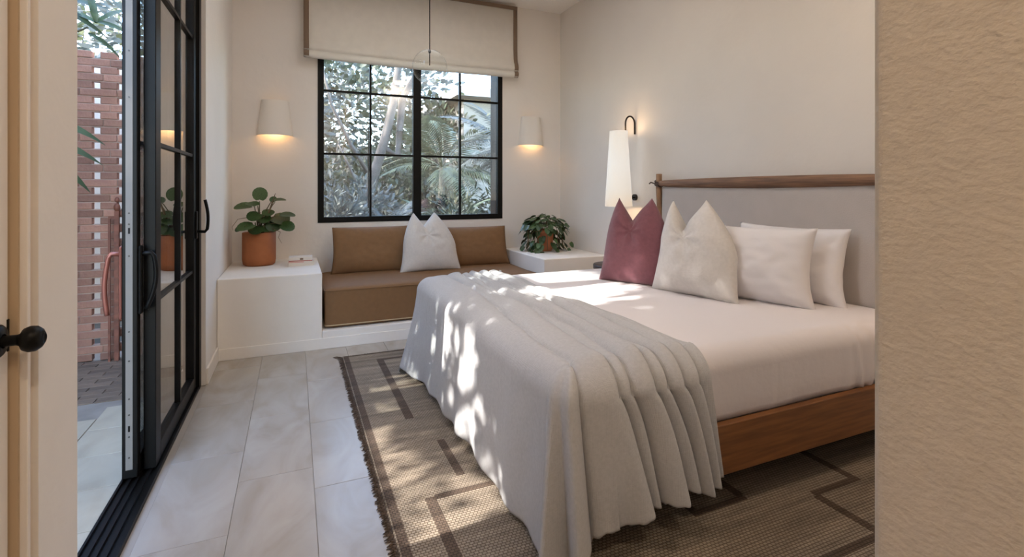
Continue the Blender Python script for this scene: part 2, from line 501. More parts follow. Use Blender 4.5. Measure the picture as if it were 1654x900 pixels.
# roman blind
rb = thing('roman_blind', (1.13, 4.9, 2.4), 'cream linen roman blind with brown border bands raised above the window', 'blind')
bx0, bx1, bzt = 0.075, 2.192, 3.165
prof = [(4.905, bzt), (4.905, 2.72), (4.903, 2.66), (4.898, 2.60), (4.890, 2.565), (4.874, 2.535), (4.866, 2.50), (4.872, 2.478), (4.888, 2.470),
        (4.874, 2.462), (4.862, 2.44), (4.868, 2.415), (4.885, 2.402), (4.90, 2.408)]
def ribbon(x0, x1, nx, yo=0.0, pr=prof, th=0.004, sag=0.012):
    bm = NB(); rows = []
    for i in range(nx + 1):
        x = x0 + (x1 - x0) * i / nx
        t = (x - bx0) / (bx1 - bx0)
        row = []
        for (y, z) in pr:
            k = sm(2.75, 2.45, z)
            row.append(bm.verts.new((x, y + yo + 0.004 * k * nz(x * 3, z * 4), z - sag * k * math.sin(PI * t) + 0.003 * k * nz(x * 5, 3))))
        rows.append(row)
    for i in range(nx):
        for j in range(len(pr) - 1):
            bm.faces.new((rows[i][j], rows[i + 1][j], rows[i + 1][j + 1], rows[i][j + 1]))
    return bm
o = bp_ = build('blind_panel', ribbon(bx0 + 0.002, bx1 - 0.002, 24), M['blind'], rb, True)
o.modifiers.new('thick', 'SOLIDIFY').thickness = 0.004
for a, b_ in ((bx0, bx0 + 0.045), (bx1 - 0.045, bx1)):
    o = build('border_band', ribbon(a, b_, 2, -0.006), M['band'], bp_, True)
    o.modifiers.new('thick', 'SOLIDIFY').thickness = 0.003
build('border_band', B(bx0, bx1, 4.896, 4.903, bzt - 0.04, bzt), M['band'], rb)
build('head_board', B(bx0, bx1, 4.908, 4.995, bzt - 0.05, bzt), M['blind'], rb)
for z in (2.85, 3.02):
    build('side_return', B(bx0, bx0 + 0.012, 4.908, 4.93, z, z + 0.02), M['band'], rb)

# ------------------------------------------------------------------ wall sconces
WARM = (1.0, 0.62, 0.30)
def sconce(x, label):
    t = thing('wall_sconce', (x, YB, 1.69), label, 'wall lamp', 'half shade wall sconces either side of the window')
    r0, r1, h = 0.150, 0.112, 0.315
    bm = NB()
    pr = [(r0, 0), (r1, h), (r1 - 0.006, h), (r0 - 0.006, 0)]
    lathe(bm, pr + [pr[0]], (x, YB, 1.69), 24, PI, 2 * PI, 1, 0.72)
    o = build('shade', bm, M['sconce'], t, True)
    o.modifiers.new('es', 'EDGE_SPLIT').split_angle = math.radians(50)
    build('bracket', B(x - 0.02, x + 0.02, YB - 0.05, YB, 1.78, 1.82), M['sconce'], t)
    bm = NB(); ell(bm, (x, YB - 0.055, 1.79), (0.024, 0.024, 0.032))
    build('bulb', bm, M['bulb'], t, True)
    l = bpy.data.lights.new('sconce_light', 'POINT'); l.energy = 0.26; l.color = WARM; l.shadow_soft_size = 0.02
    lo = bpy.data.objects.new('sconce_light', l); lo.location = (0, -0.055, 0.05); lo.parent = t
    COL.objects.link(lo)
M['bulb'] = glow('lit_bulb', (1.0, 0.72, 0.40), 2.5)
sconce(-0.160, 'left half-cone plaster wall sconce, between window and sliding door corner')
sconce(2.394, 'right half-cone plaster wall sconce, between window and bedside wall')

# ------------------------------------------------------------------ bedside wall lamps
m, n, l, b = nt('lit_lamp_shade')
tc = n.new('ShaderNodeTexCoord'); sp = n.new('ShaderNodeSeparateXYZ'); l.new(tc.outputs['Object'], sp.inputs[0])
rp = n.new('ShaderNodeValToRGB')
mr = n.new('ShaderNodeMapRange'); mr.inputs[1].default_value = -0.33; mr.inputs[2].default_value = 0.33
l.new(sp.outputs[2], mr.inputs[0]); l.new(mr.outputs[0], rp.inputs[0])
e = rp.color_ramp.elements
e[0].position = 0.0; e[0].color = (0.70, 0.55, 0.40, 1); e[1].position = 1.0; e[1].color = (0.72, 0.67, 0.60, 1)
x = e.new(0.22); x.color = (0.74, 0.69, 0.62, 1); x = e.new(0.55); x.color = (0.76, 0.745, 0.715, 1)
l.new(rp.outputs[0], b.inputs['Emission Color']); b.inputs['Emission Strength'].default_value = 0.33
b.inputs['Base Color'].default_value = (0.5, 0.47, 0.42, 1); b.inputs['Roughness'].default_value = 0.9
M['shade'] = m
def bedlamp(y, label):
    x = 2.585
    t = thing('bedside_lamp', (x, y, 1.385), label, 'wall lamp', 'tall cone wall lamps either side of the bed')
    zb, zt = 1.058, 1.712
    bm = lathe(NB(), [(0.118, zb - 1.385), (0.077, zt - 1.385), (0.073, zt - 1.385), (0.114, zb - 1.385), (0.118, zb - 1.385)], (0, 0, 0), 32)
    bmesh.ops.translate(bm, vec=(x, y, 1.385), verts=bm.verts)
    o = lsh = build('lamp_shade', bm, M['shade'], t, True)
    o.modifiers.new('es', 'EDGE_SPLIT').split_angle = math.radians(50)
    bm = NB()
    xa, xb = x + 0.072, XR - 0.012
    c = (xa + xb) / 2; r = (xb - xa) / 2
    pts = [(xa, y, zt - 0.02), (xa, y, zt + 0.05)] + [(c - r * math.cos(a), y, zt + 0.07 + r * math.sin(a) * 1.35) for a in [PI * k / 12 for k in range(13)]] + [(xb, y, zt + 0.0), (xb, y, zt - 0.02)]
    tube(bm, pts, 0.0075, 8)
    build('hook', bm, M['bronze'], t, True)
    bm = NB(); tube(bm, [(x + 0.05, y, 1.135), (XR - 0.02, y, 1.135)], 0.007, 8)
    build('arm', bm, M['bronze'], t, True)
    bm = NB(); bmesh.ops.create_cone(bm, segments=24, radius1=0.028, radius2=0.028, depth=0.02, cap_ends=True, matrix=Matrix.Translation((XR - 0.011, y, 1.135)) @ Matrix.Rotation(PI / 2, 4, 'Y'))
    build('wall_plate', bm, M['bronze'], t)
    bm = NB(); tube(bm, [(x - 0.02, y, zb + 0.06), (x - 0.02, y, 0.99)], 0.003, 6)
    build('cord', bm, M['bronze'], t)
    bm = NB(); ell(bm, (x, y, 1.3), (0.02, 0.02, 0.05)); build('bulb', bm, M['bulb'], lsh, True)
    for dz in (0.20, -0.20):
        l = bpy.data.lights.new('lamp_light', 'POINT'); l.energy = 0.7; l.color = (1.0, 0.66, 0.36); l.shadow_soft_size = 0.03
        lo = bpy.data.objects.new('lamp_light', l)
        lo.location = (0, 0, 0.34 if dz > 0 else -0.30); lo.parent = t; COL.objects.link(lo)
bedlamp(3.62, 'lit tall white cone wall lamp on bronze hook beside the purple pillow')
bedlamp(1.11, 'lit tall white cone wall lamp at the near side of the headboard')

# unseen hall lamp added for fill light (it lights the wall that frames the picture)
hl = thing('fill_lamp', (0.25, -0.75, ZC), 'unseen round warm ceiling lamp added above the entry hall for fill light', 'ceiling lamp')
bm = lathe(NB(), [(0, -0.05), (0.17, -0.05), (0.19, -0.03), (0.19, 0.0)], (0.25, -0.75, ZC), 32)
build('diffuser', bm, glow('fill_diffuser', (1.0, 0.80, 0.58), 2.0), hl, True)
l = bpy.data.lights.new('hall_fill_light', 'AREA'); l.shape = 'DISK'; l.size = 0.34; l.energy = 9.5; l.color = (1.0, 0.84, 0.66)
lo = bpy.data.objects.new('hall_fill_light', l); lo.location = (0, 0, -0.06); lo.parent = hl; COL.objects.link(lo)

# unseen flat panel added for fill light, above the bed
cl = thing('fill_panel', (0.95, 3.25, ZC), 'unseen wide flat square panel added above the foot of the bed for fill light', 'ceiling light')
build('fill_panel_frame', B(0.05, 1.85, 2.35, 4.15, ZC - 0.012, ZC - 0.001), M['trim'], cl)
l = bpy.data.lights.new('panel_fill_light', 'AREA'); l.shape = 'RECTANGLE'; l.size = 1.7; l.size_y = 1.7
l.energy = 8; l.color = (0.97, 0.97, 0.97)
lo = bpy.data.objects.new('panel_fill_light', l); lo.location = (0, 0, -0.016); lo.parent = cl; COL.objects.link(lo)

rl = thing('fill_lamp', (1.8, 0.75, ZC), 'unseen small round warm ceiling lamp added to brighten the near side of the bed', 'ceiling lamp')  # unseen lamp added as fill for the bed's near side
bm = lathe(NB(), [(0, -0.03), (0.10, -0.03), (0.12, -0.02), (0.12, 0.0)], (1.8, 0.75, ZC), 32)
build('diffuser', bm, bpy.data.materials['fill_diffuser'], rl, True)
l = bpy.data.lights.new('room_fill_light', 'AREA'); l.shape = 'DISK'; l.size = 0.22; l.energy = 6; l.color = (1.0, 0.84, 0.68)
lo = bpy.data.objects.new('room_fill_light', l); lo.location = (0, 0, -0.04); lo.parent = rl; COL.objects.link(lo)

# glass pendant
gp = thing('pendant_lamp', (0.756, 2.997, 1.951), 'clear glass globe pendant hanging on a thin cord before the blind', 'pendant lamp')
bm = NB(); ell(bm, (0.756, 2.997, 1.951), (0.105, 0.105, 0.105), 40, 24)
build('globe', bm, M['bulbglass'], gp, True)
bm = NB(); tube(bm, [(0.756, 2.997, 1.96), (0.756, 2.997, ZC)], 0.0035, 8)
build('cord', bm, M['bronze'], gp)
bm = NB(); ell(bm, (0.756, 2.997, 2.045), (0.009, 0.009, 0.013), 12, 8)
build('ferrule', bm, M['bronze'], gp, True)
bm = lathe(NB(), [(0, -0.03), (0.05, -0.025), (0.06, 0.0)], (0.756, 2.997, ZC), 24); build('canopy', bm, M['bronze'], gp, True)

# ------------------------------------------------------------------ built-in bench
BF = 4.032
pb = thing('plaster_bench', (0.8, 4.5, 0), 'white plaster built-in bench with raised blocks at both ends under the window', 'bench')
build('end_block', B(XL + 0.001, 0.192, BF, YB - 0.002, 0, 0.572, bev=0.008, seg=3), M['bench'], pb)
build('end_block', B(2.072, XR - 0.002, BF, YB - 0.002, 0, 0.572, bev=0.008, seg=3), M['bench'], pb)
build('seat_platform', B(0.192, 2.072, BF, YB - 0.002, 0, 0.135, bev=0.006), M['bench'], pb)
build('plinth', B(XL + 0.002, XR - 0.002, BF - 0.008, BF, 0, 0.082, bev=0.003), M['bench'], pb)

def soft_box(bm, x0, x1, y0, y1, z0, z1, r, nx=30, ny=14, puff=0.0):
    """box with rounded edges, as a welded grid-like cube cast onto a rounded box"""
    bmesh.ops.create_cube(bm, size=2)
    bmesh.ops.subdivide_edges(bm, edges=bm.edges[:], cuts=15, use_grid_fill=True)
    c = Vector(((x0 + x1) / 2, (y0 + y1) / 2, (z0 + z1) / 2)); h = Vector(((x1 - x0) / 2, (y1 - y0) / 2, (z1 - z0) / 2))
    for v in bm.verts:
        p = Vector(v.co)
        q = Vector([math.copysign(abs(a) ** 0.6, a) * hh for a, hh in zip(p, h)])
        inn = Vector([max(-(hh - r), min(hh - r, a)) for a, hh in zip(q, h)])
        d = q - inn
        if d.length > 1e-9: q = inn + d.normalized() * r
        q.z += puff * (1 - p.x ** 2) * (1 - p.y ** 2) * (1 if p.z > 0 else 0)
        q += Vector((0, 0, 0.004 * nz(q.x * 4, q.y * 5, 1))) + Vector((0.0, 0.003 * nz(q.x * 5, q.z * 6, 4), 0))
        v.co = c + q
    return bm
sc = thing('seat_cushion', (1.12, 4.5, 0.135), 'long tan canvas seat cushion with pale piping in the bench niche', 'cushion')
SX0, SX1, SY0, SY1 = 0.212, 2.05, 4.07, 4.95
cb_ = build('cushion_body', soft_box(NB(), SX0, SX1, SY0, SY1, 0.138, 0.445, 0.028, puff=0.01), M['canvas'], sc, True)
for z, ins in ((0.160, 0.003), (0.425, 0.004)):
    pts = []
    rr = 0.04
    x0, x1, y0, y1 = SX0 - 0.001, SX1 + 0.001, SY0 - 0.001, SY1 + 0.001
    for cx, cy, a0 in ((x0 + rr, y0 + rr, PI), (x1 - rr, y0 + rr, 1.5 * PI), (x1 - rr, y1 - rr, 0), (x0 + rr, y1 - rr, 0.5 * PI)):
        pts += [(cx + rr * math.cos(a0 + t * PI / 8), cy + rr * math.sin(a0 + t * PI / 8), z) for t in range(5)]
    pts.append(pts[0])
    build('piping', tube(NB(), pts, 0.0045, 6, cap=False), M['piping'] if z < 0.3 else M['canvas'], cb_, True)

# ------------------------------------------------------------------ pillows
def pillow(w, h, t, chop=0.0, taper=0.0, pinch=0.05, n=44, seed=0, valley=0.0, wr=1.0, flat=0.0, spread=0.0, shift=0.0):
    bm = NB()
    def side(s):
        g = []
        for j in range(n + 1):
            v = -1 + 2 * j / n; row = []
            for i in range(n + 1):
                u = -1 + 2 * i / n
                a = max(0, 1 - abs(u) ** 2.6); c = max(0, 1 - abs(v) ** 2.6)
                T = t * (a * c) ** 0.55
                k = max(0.0, (v + 0.15) / 1.15)
                dv = abs(u - valley)
                T *= 1 - (0.55 * math.exp(-(dv / 0.3) ** 2) * k if chop else 0)
                x = w / 2 * u * (1 - pinch * (1 - v * v))
                z = h / 2 * v * (1 - pinch * (1 - u * u))
                x *= 1 - taper * k ** 1.6
                x += shift * w * k ** 1.4
                if chop:
                    dd = dv / (1 + valley if u < valley else 1 - valley)
                    z -= chop * (1 - min(1, dd) ** 0.85) * k ** 1.5
                if spread:
                    x *= 1 + spread * max(0, -v) ** 2
                    T += t * spread * 0.9 * max(0, -v - 0.2) * a * (c ** 0.4)
                wrn = 0.006 * wr * nz(u * 2.2 + seed, v * 2.2, s) + 0.004 * wr * nz(u * 5 + seed, v * 5, s + 3)
                if chop:
                    ang = math.atan2(v - 0.35, u - valley); rr = math.hypot(u - valley, v - 0.35)
                    wrn += 0.007 * wr * math.sin(ang * 7 + seed) * math.exp(-(rr / 0.55) ** 2) * (rr > 0.02)
                edge = (a * c) ** 0.3
                row.append((x, s * T + wrn * edge * s, max(z + 0.004 * nz(u * 4, v * 4, seed) * edge, -h / 2 + flat)))
            g.append(row)
        return g
    F, K = side(-1), side(1)
    vf = [[bm.verts.new(p) for p in r] for r in F]
    vk = [[None] * (n + 1) for _ in range(n + 1)]
    for j in range(n + 1):
        for i in range(n + 1):
            vk[j][i] = vf[j][i] if i in (0, n) or j in (0, n) else bm.verts.new(K[j][i])
    for j in range(n):
        for i in range(n):
            bm.faces.new((vf[j][i], vf[j][i + 1], vf[j + 1][i + 1], vf[j + 1][i]))
            bm.faces.new((vk[j][i], vk[j + 1][i], vk[j + 1][i + 1], vk[j][i + 1]))
    return bm
def put_pillow(name, bm, m, base, a, tilt, h, roll=0.0):
    o = build(name, bm, m, None, True, local=True)
    Rm = Matrix.Rotation(math.radians(a - 90), 4, 'Z') @ Matrix.Rotation(-math.radians(tilt), 4, 'X') @ Matrix.Rotation(math.radians(roll), 4, 'Y')
    o.matrix_world = Matrix.Translation(base) @ Rm @ Matrix.Translation((0, 0, h / 2))
    o.data.transform(Matrix.Translation((0, 0, h / 2)))
    o.matrix_world = Matrix.Translation(base) @ Rm
    return o
ZB = 0.602
tag(put_pillow('throw_pillow', pillow(0.47, 0.57, 0.10, chop=0.15, taper=0.50, seed=2, valley=-0.05, spread=0.1, shift=-0.10), M['purple'], (1.985, 2.62, ZB - 0.012), 26, 12, 0.57),
    'plum purple linen throw pillow with two peaked corners, beside bedside lamp', 'pillow')
tag(put_pillow('throw_pillow', pillow(0.50, 0.565, 0.11, chop=0.18, taper=0.56, seed=9, valley=-0.1, spread=0.12, shift=-0.18), M['linen'], (2.06, 2.19, ZB - 0.012), 14, 12, 0.565),
    'off-white linen throw pillow with two peaked corners, next to the purple one on the bed', 'pillow')
tag(put_pillow('bed_pillow', pillow(0.62, 0.43, 0.118, pinch=0.075, seed=4, wr=2.2, spread=0.08), M['pillow'], (2.27, 1.99, ZB - 0.012), 20, 14, 0.42),
    'white cotton bed pillow standing behind the linen throw pillow', 'pillow')
tag(put_pillow('bed_pillow', pillow(0.66, 0.42, 0.10, pinch=0.07, seed=6, wr=2.0, spread=0.08), M['pillow'], (2.53, 1.985, ZB - 0.012), 4, 10, 0.41),
    'rearmost white bed pillow leaning against the headboard', 'pillow')
tag(put_pillow('back_cushion', pillow(0.70, 0.43, 0.095, pinch=0.02, seed=12, wr=0.8, spread=0.06), M['canvas'], (0.665, 4.74, 0.440), 90, 14, 0.43),
    'tan canvas back cushion left of the white cushion on the bench', 'cushion')
tag(put_pillow('back_cushion', pillow(0.72, 0.40, 0.095, pinch=0.02, seed=15, wr=0.8, spread=0.06), M['canvas'], (1.66, 4.74, 0.440), 90, 14, 0.40),
    'tan canvas back cushion right of the white cushion on the bench', 'cushion')
tag(put_pillow('throw_pillow', pillow(0.53, 0.56, 0.10, chop=0.12, taper=0.62, seed=21, valley=-0.08, spread=0.12, shift=-0.08), M['linen'], (1.165, 4.56, 0.440), 92, 11, 0.56),
    'white linen cushion with two peaked corners in the middle of the bench', 'cushion')

# ------------------------------------------------------------------ bed
bed = thing('bed', (1.74, 2.35, 0), 'low teak bed frame with grey upholstered headboard and wooden head rail', 'bed')
BN, BFAR, BX0, BX1 = 1.375, 3.325, 0.772, 2.69
build('side_rail', B(BX0, BX1, BN, BN + 0.03, 0.150, 0.335, bev=0.004), M['wood'], bed)
build('side_rail', B(BX0, BX1, BFAR - 0.03, BFAR, 0.150, 0.335, bev=0.004), M['wood'], bed)
build('foot_rail', B(BX0, BX0 + 0.03, BN + 0.03, BFAR - 0.03, 0.150, 0.335, bev=0.004), M['woody'], bed)
build('slat_base', B(BX0 + 0.03, BX1, BN + 0.03, BFAR - 0.03, 0.20, 0.30), M['woody'], bed)
for x in (0.95, 2.5):
    for y in (1.62, 3.08):
        build('leg', lathe(NB(), [(0, 0), (0.026, 0), (0.034, 0.2), (0, 0.2)], (x, y, 0.004), 16), M['walnut'], bed, True)
build('mattress', B(BX0 + 0.035, BX1 - 0.02, BN + 0.045, BFAR - 0.045, 0.30, 0.575, bev=0.05, seg=4), M['sheet'], bed)
hp = NB(); soft_box(hp, 2.692, 2.752, 1.40, 3.20, 0.40, 1.235, 0.025)
build('headboard_panel', hp, M['greyfab'], bed, True)
# head rail: flat spindle-shaped bar, thick in the middle
bm = NB(); rings = []
for k in range(25):
    t = k / 24; y = 3.235 - t * (3.235 - 1.36)
    w_ = 0.016 + 0.022 * math.sin(PI * min(1, 0.04 + t * 0.92)) ** 0.6
    zc = 1.252 - 0.004 * math.sin(PI * t) + 0.003 * t
    rings.append([bm.verts.new((2.695 + 0.022 * math.cos(a), y, zc + w_ * math.copysign(abs(math.sin(a)) ** 0.7, math.sin(a)))) for a in (2 * PI * q / 14 for q in range(14))])
for k in range(24):
    for q in range(14): bm.faces.new((rings[k][q], rings[k][(q + 1) % 14], rings[k + 1][(q + 1) % 14], rings[k + 1][q]))
bm.faces.new(rings[0]); bm.faces.new(rings[-1][::-1])
build('head_rail', bm, M['walnut'], bed, True)
for y in (3.232, 1.363):
    hpst = build('head_post', tube(NB(), [(2.712, y, 0.0), (2.712, y, 0.6), (2.705, y, 1.0), (2.70, y, 1.22), (2.70, y, 1.33)], [0.016, 0.020, 0.019, 0.025, 0.023], 14), M['post'], bed, True)
    la = NB()
    for dz, tl_ in ((0.0, 0.3), (0.012, -0.2), (-0.012, 0.1)):
        pts = [(2.697 + 0.03 * math.cos(a), y + 0.03 * math.sin(a), 1.25 + dz + 0.012 * math.sin(a + tl_)) for a in (2 * PI * q / 14 for q in range(15))]
        tube(la, pts, 0.0055, 6, cap=False)
    tube(la, [(2.67, y + 0.02, 1.252), (2.655, y + 0.045, 1.262), (2.65, y + 0.06, 1.25)], 0.0055, 6)
    build('lashing', la, M['leather'], hpst, True)

# white bedding
def sheet():
    X0, X1, Yn, Yf, zt, zb, r = 0.80, 2.672, 1.402, 3.298, 0.600, 0.337, 0.085
    prof = []
    for k in range(9): prof.append((Yn + 0.002 - 0.0 * k, zb + (zt - r - zb) * k / 8, 'n'))
    for k in range(1, 9):
        a = PI / 2 * k / 8; prof.append((Yn + r - r * math.cos(a), zt - r + r * math.sin(a), 'r'))
    for k in range(1, 40): prof.append((Yn + r + (Yf - Yn - 2 * r) * k / 40, zt, 't'))
    for k in range(0, 9):
        a = PI / 2 * (1 - k / 8); prof.append((Yf - r + r * math.cos(a), zt - r + r * math.sin(a), 'f'))
    for k in range(1, 5): prof.append((Yf, zt - r - (zt - r - zb) * k / 4, 'f'))
    nx = 130
    vs, fs = [], []
    for i in range(nx + 1):
        x = X0 + (X1 - X0) * i / nx
        ex = sm(X0, X0 + 0.10, x)
        for (y, z, c) in prof:
            yy, zz = y, z
            zz -= 0.05 * (1 - ex) ** 2
            d = 0.004 * nz(x * 4, y * 4, 2) + 0.006 * nz(x * 1.7, y * 1.7, 8)
            if c == 't': zz += d * 0.8
            fl = 1 - sm(0.30, 0.56, z)
            if y < Yn + r:
                # soft vertical tuck creases on the near face
                cr = 0.0
                for cx_, wd, am, sk in ((2.285, 0.018, 0.010, 0.05), (2.345, 0.03, 0.009, 0.02), (2.20, 0.05, 0.005, 0.0), (2.51, 0.03, 0.012, 0.09), (2.46, 0.02, 0.006, 0.05), (1.75, 0.09, 0.003, 0.0)):
                    q = (x - cx_ + sk * (z - 0.34) / 0.26 * 1.0) / wd
                    cr += 1.7 * am * math.exp(-q * q) * (1 if q < 0 else 0.6) - 0.5 * am * math.exp(-((q - 1.2) * 2.2) ** 2)
                yy -= cr * (0.55 + 0.45 * fl) + d * 0.8
                yy += 0.006 * sm(0.40, 0.34, z)
            vs.append((x, yy, zz))
    m_ = len(prof)
    for i in range(nx):
        for j in range(m_ - 1):
            fs.append((i * m_ + j, i * m_ + j + 1, (i + 1) * m_ + j + 1, (i + 1) * m_ + j))
    o = raw('bed_sheet', vs, fs, M['sheet'], None, True)
    o.modifiers.new('thick', 'SOLIDIFY').thickness = 0.003
    return tag(o, 'smooth white cotton sheet tucked over the bed mattress', 'bedding')
sheet()

# linen throw
def throw():
    Yn, Yf, Xf, zt, rc, re, XR_ = 1.342, 3.345, 0.742, 0.622, 0.09, 0.09, 1.335
    # perimeter of the bed top, from the near right end round the foot to the far right end
    P = []
    def seg(p, q, n_, nrm):
        for k in range(n_): P.append((p[0] + (q[0] - p[0]) * k / n_, p[1] + (q[1] - p[1]) * k / n_, nrm[0], nrm[1]))
    def arc(c, a0, a1, n_):
        for k in range(n_):
            a = a0 + (a1 - a0) * k / n_
            P.append((c[0] + rc * math.cos(a), c[1] + rc * math.sin(a), math.cos(a), math.sin(a)))
    seg((XR_, Yn), (Xf + rc, Yn), 170, (0, -1))
    arc((Xf + rc, Yn + rc), 1.5 * PI, PI, 70)
    seg((Xf, Yn + rc), (Xf, Yf - rc), 200, (-1, 0))
    arc((Xf + rc, Yf - rc), PI, 0.5 * PI, 40)
    seg((Xf + rc, Yf), (XR_, Yf), 50, (0, 1))
    P.append((XR_, Yf, 0, 1))
    N = len(P)
    L = [0.0]
    for i in range(1, N): L.append(L[-1] + math.hypot(P[i][0] - P[i - 1][0], P[i][1] - P[i - 1][1]))
    # pleat valleys: (x on the near edge, x at the far edge)
    V = [(0.60, 0.76), (0.715, 0.86), (0.810, 0.965), (0.955, 1.045), (1.005, 1.085), (1.095, 1.135), (1.150, 1.185), (1.215, 1.225), (1.285, 1.29), (1.40, 1.40)]
    AM = [0.0, 0.010, 0.040, 0.022, 0.048, 0.030, 0.046, 0.040, 0.030]
    def pleat(x, y, spread_=1.0):
        t = max(0, min(1, (y - Yn) / (Yf - Yn)))
        ts = t ** 0.7
        cs = [a + (b_ - a) * ts + (0.018 * math.sin(4.2 * y + 1.7 * k) + 0.012 * nz(y * 3, k * 2.3)) * sm(0, 0.12, t) * (k > 1) * (k < 9) for k, (a, b_) in enumerate(V)]
        for k in range(len(cs) - 1):
            if cs[k] <= x <= cs[k + 1]:
                s = (x - cs[k]) / max(1e-4, cs[k + 1] - cs[k])
                w_ = cs[k + 1] - cs[k]
                f = (s ** 0.75) * ((1 - s) ** 0.32) * 1.62      # steep on the side away from the door
                cre = math.exp(-((s * w_) / 0.009) ** 2) + math.exp(-(((1 - s) * w_) / 0.009) ** 2)
                return AM[k] * f - (0.012 * cre if 1 < k else 0.0), k, s
        return 0.0, -1, 0
    def hem(u, px, py, nx, ny):
        # z of the hem
        if ny < -0.99:
            a, k, s = pleat(px - 0.085 * sm(0.80, 0.95, px) * sm(1.36, 1.22, px), Yn)
            z = 0.155 - 0.02 * math.sin(PI * s) * (k == 2)
            z += 0.035 * sm(1.22, 1.36, px) + 0.012 * nz(px * 30, 4) + (0.03 * nz(k * 3.7, 1.1) if k > 2 else 0)
            z -= 0.055 * sm(0.98, 0.86, px) * 0.5
            return z - 0.03 * sm(0.86, 0.80, px) 
        if nx < -0.99:
            return 0.030 + 0.02 * sm(1.6, 2.4, py) + 0.012 * nz(py * 4, 7)
        if py < 2: # near corner
            return 0.022 + 0.06 * sm(-0.6, -1.0, ny)
        return 0.02
    NS, NR = 46, 9
    NT = 70
    vs, fs = [], []
    cols = NS + NR + NT
    for i, (px, py, nx, ny) in enumerate(P):
        u = L[i]
        near = max(0.0, -ny) if py < 2.3 else 0.0
        foot = max(0.0, -nx)
        zh = hem(u, px, py, nx, ny)
        zv = zt - re
        # top target on the right border
        yq = Yn + re * 0.6 + (Yf - Yn - re * 1.2) * (u / L[-1])
        corner = max(0.0, 1 - abs(abs(nx) - abs(ny)) * 1.0) if 0.01 < abs(nx) < 0.99 else 0.0
        def fold_out(v):   # outward push at drop fraction v
            d = 0.0
            if near > 0:
                a, k, s = pleat(px - 0.085 * v ** 0.55 * sm(0.80, 0.95, px) * sm(1.36, 1.22, px) + (0.02 * v * nz(px * 6, v * 1.3, 2) if 0.9 < px < 1.3 else 0), Yn)
                d += a * near ** 2 * (0.8 + 0.75 * v)
                d += near * 0.004 * nz(px * 22, v * 2, 5) * (0.3 + v)
            if foot > 0:
                q = py * 11
                d += foot * (0.0035 + 0.010 * v) * (math.sin(q * 2.1 + 1.5 * nz(py * 2, 1)) * 0.6 + nz(py * 9, v * 0.6, 3))
                d += foot * 0.0022 * nz(py * 45, v * 1.2, 6)
            if py < 2.0 and corner > 0:
                ang = math.atan2(-ny, -nx)           # 0 = foot side, pi/2 = near side
                d += (0.030 + 0.045 * v) * math.exp(-((ang - 1.02) / 0.20) ** 2) + (0.012 + 0.045 * v) * math.exp(-((ang - 0.45) / 0.2) ** 2) - 0.02 * v * math.exp(-((ang - 0.75) / 0.1) ** 2) - 0.016 * v * math.exp(-((ang - 1.36) / 0.08) ** 2)
            d += 0.028 * foot * v ** 1.3 * sm(1.4, 3.0, py) + 0.012 * v * foot
            if py > 2.9: d += 0.085 * v ** 1.5 * sm(2.9, 3.35, py)
            return d
        for j in range(NS):      # hem up to the start of the rounding
            v = 1 - j / NS
            z = zh + (zv - zh) * (j / NS)
            d = fold_out(v)
            sway = 0.0
            if near > 0.5: sway = 0.045 * v + 0.01 * v * nz(px * 8, 2)      # pleats drift outward to the right as they fall
            vs.append((px + nx * d + sway * near, py + ny * d, z))
        d0 = fold_out(0)
        for j in range(NR):      # rounding over the edge
            a = PI / 2 * j / NR
            ox = -re * (1 - math.cos(a)); oz = zv + re * math.sin(a)
            k = math.cos(a)
            up = 0.0
            x_, y_ = px + nx * (ox + d0 * k), py + ny * (ox + d0 * k)
            at = pleat(x_, y_)[0] if near > 0.0 else pleat(x_, y_)[0] * 0.7
            vs.append((x_, y_, oz + (at * 1.0) * (1 - k)))
        sx_, sy_ = px - nx * re, py - ny * re
        for j in range(NT):      # over the top to the right border
            w_ = j / (NT - 1)
            x_ = sx_ + (XR_ + 0.012 * nz(yq * 3, 9) - sx_) * w_; y_ = sy_ + (yq - sy_) * w_
            at = pleat(x_, y_)[0]
            q = 0.0035 * nz(x_ * 9, y_ * 5, 2) + 0.003 * nz(x_ * 4 + y_ * 6, y_ * 3, 7)
            edge = 0.004 if w_ > 0.97 else 0.0
            at *= 0.85 * (0.55 + 0.75 * abs(nz(x_ * 2.2, y_ * 2.2, 11)) + 0.35 * sm(2.9, 1.9, y_))
            drop = max(0.0, (Yn + re - y_) / re) if y_ < Yn + re else 0.0
            zz = zt + at + q - edge
            if drop: zz -= re * (1 - math.sqrt(max(0, 1 - drop * drop)))
            vs.append((x_, y_, zz))
    for i in range(N - 1):
        for j in range(cols - 1):
            fs.append((i * cols + j, (i + 1) * cols + j, (i + 1) * cols + j + 1, i * cols + j + 1))
    o = raw('linen_throw', vs, fs, M['throw'], None, True)
    sd = o.modifiers.new('thick', 'SOLIDIFY'); sd.thickness = 0.004; sd.offset = 0
    return tag(o, 'oatmeal linen throw draped in pleats over the foot of the bed', 'throw')
throw()

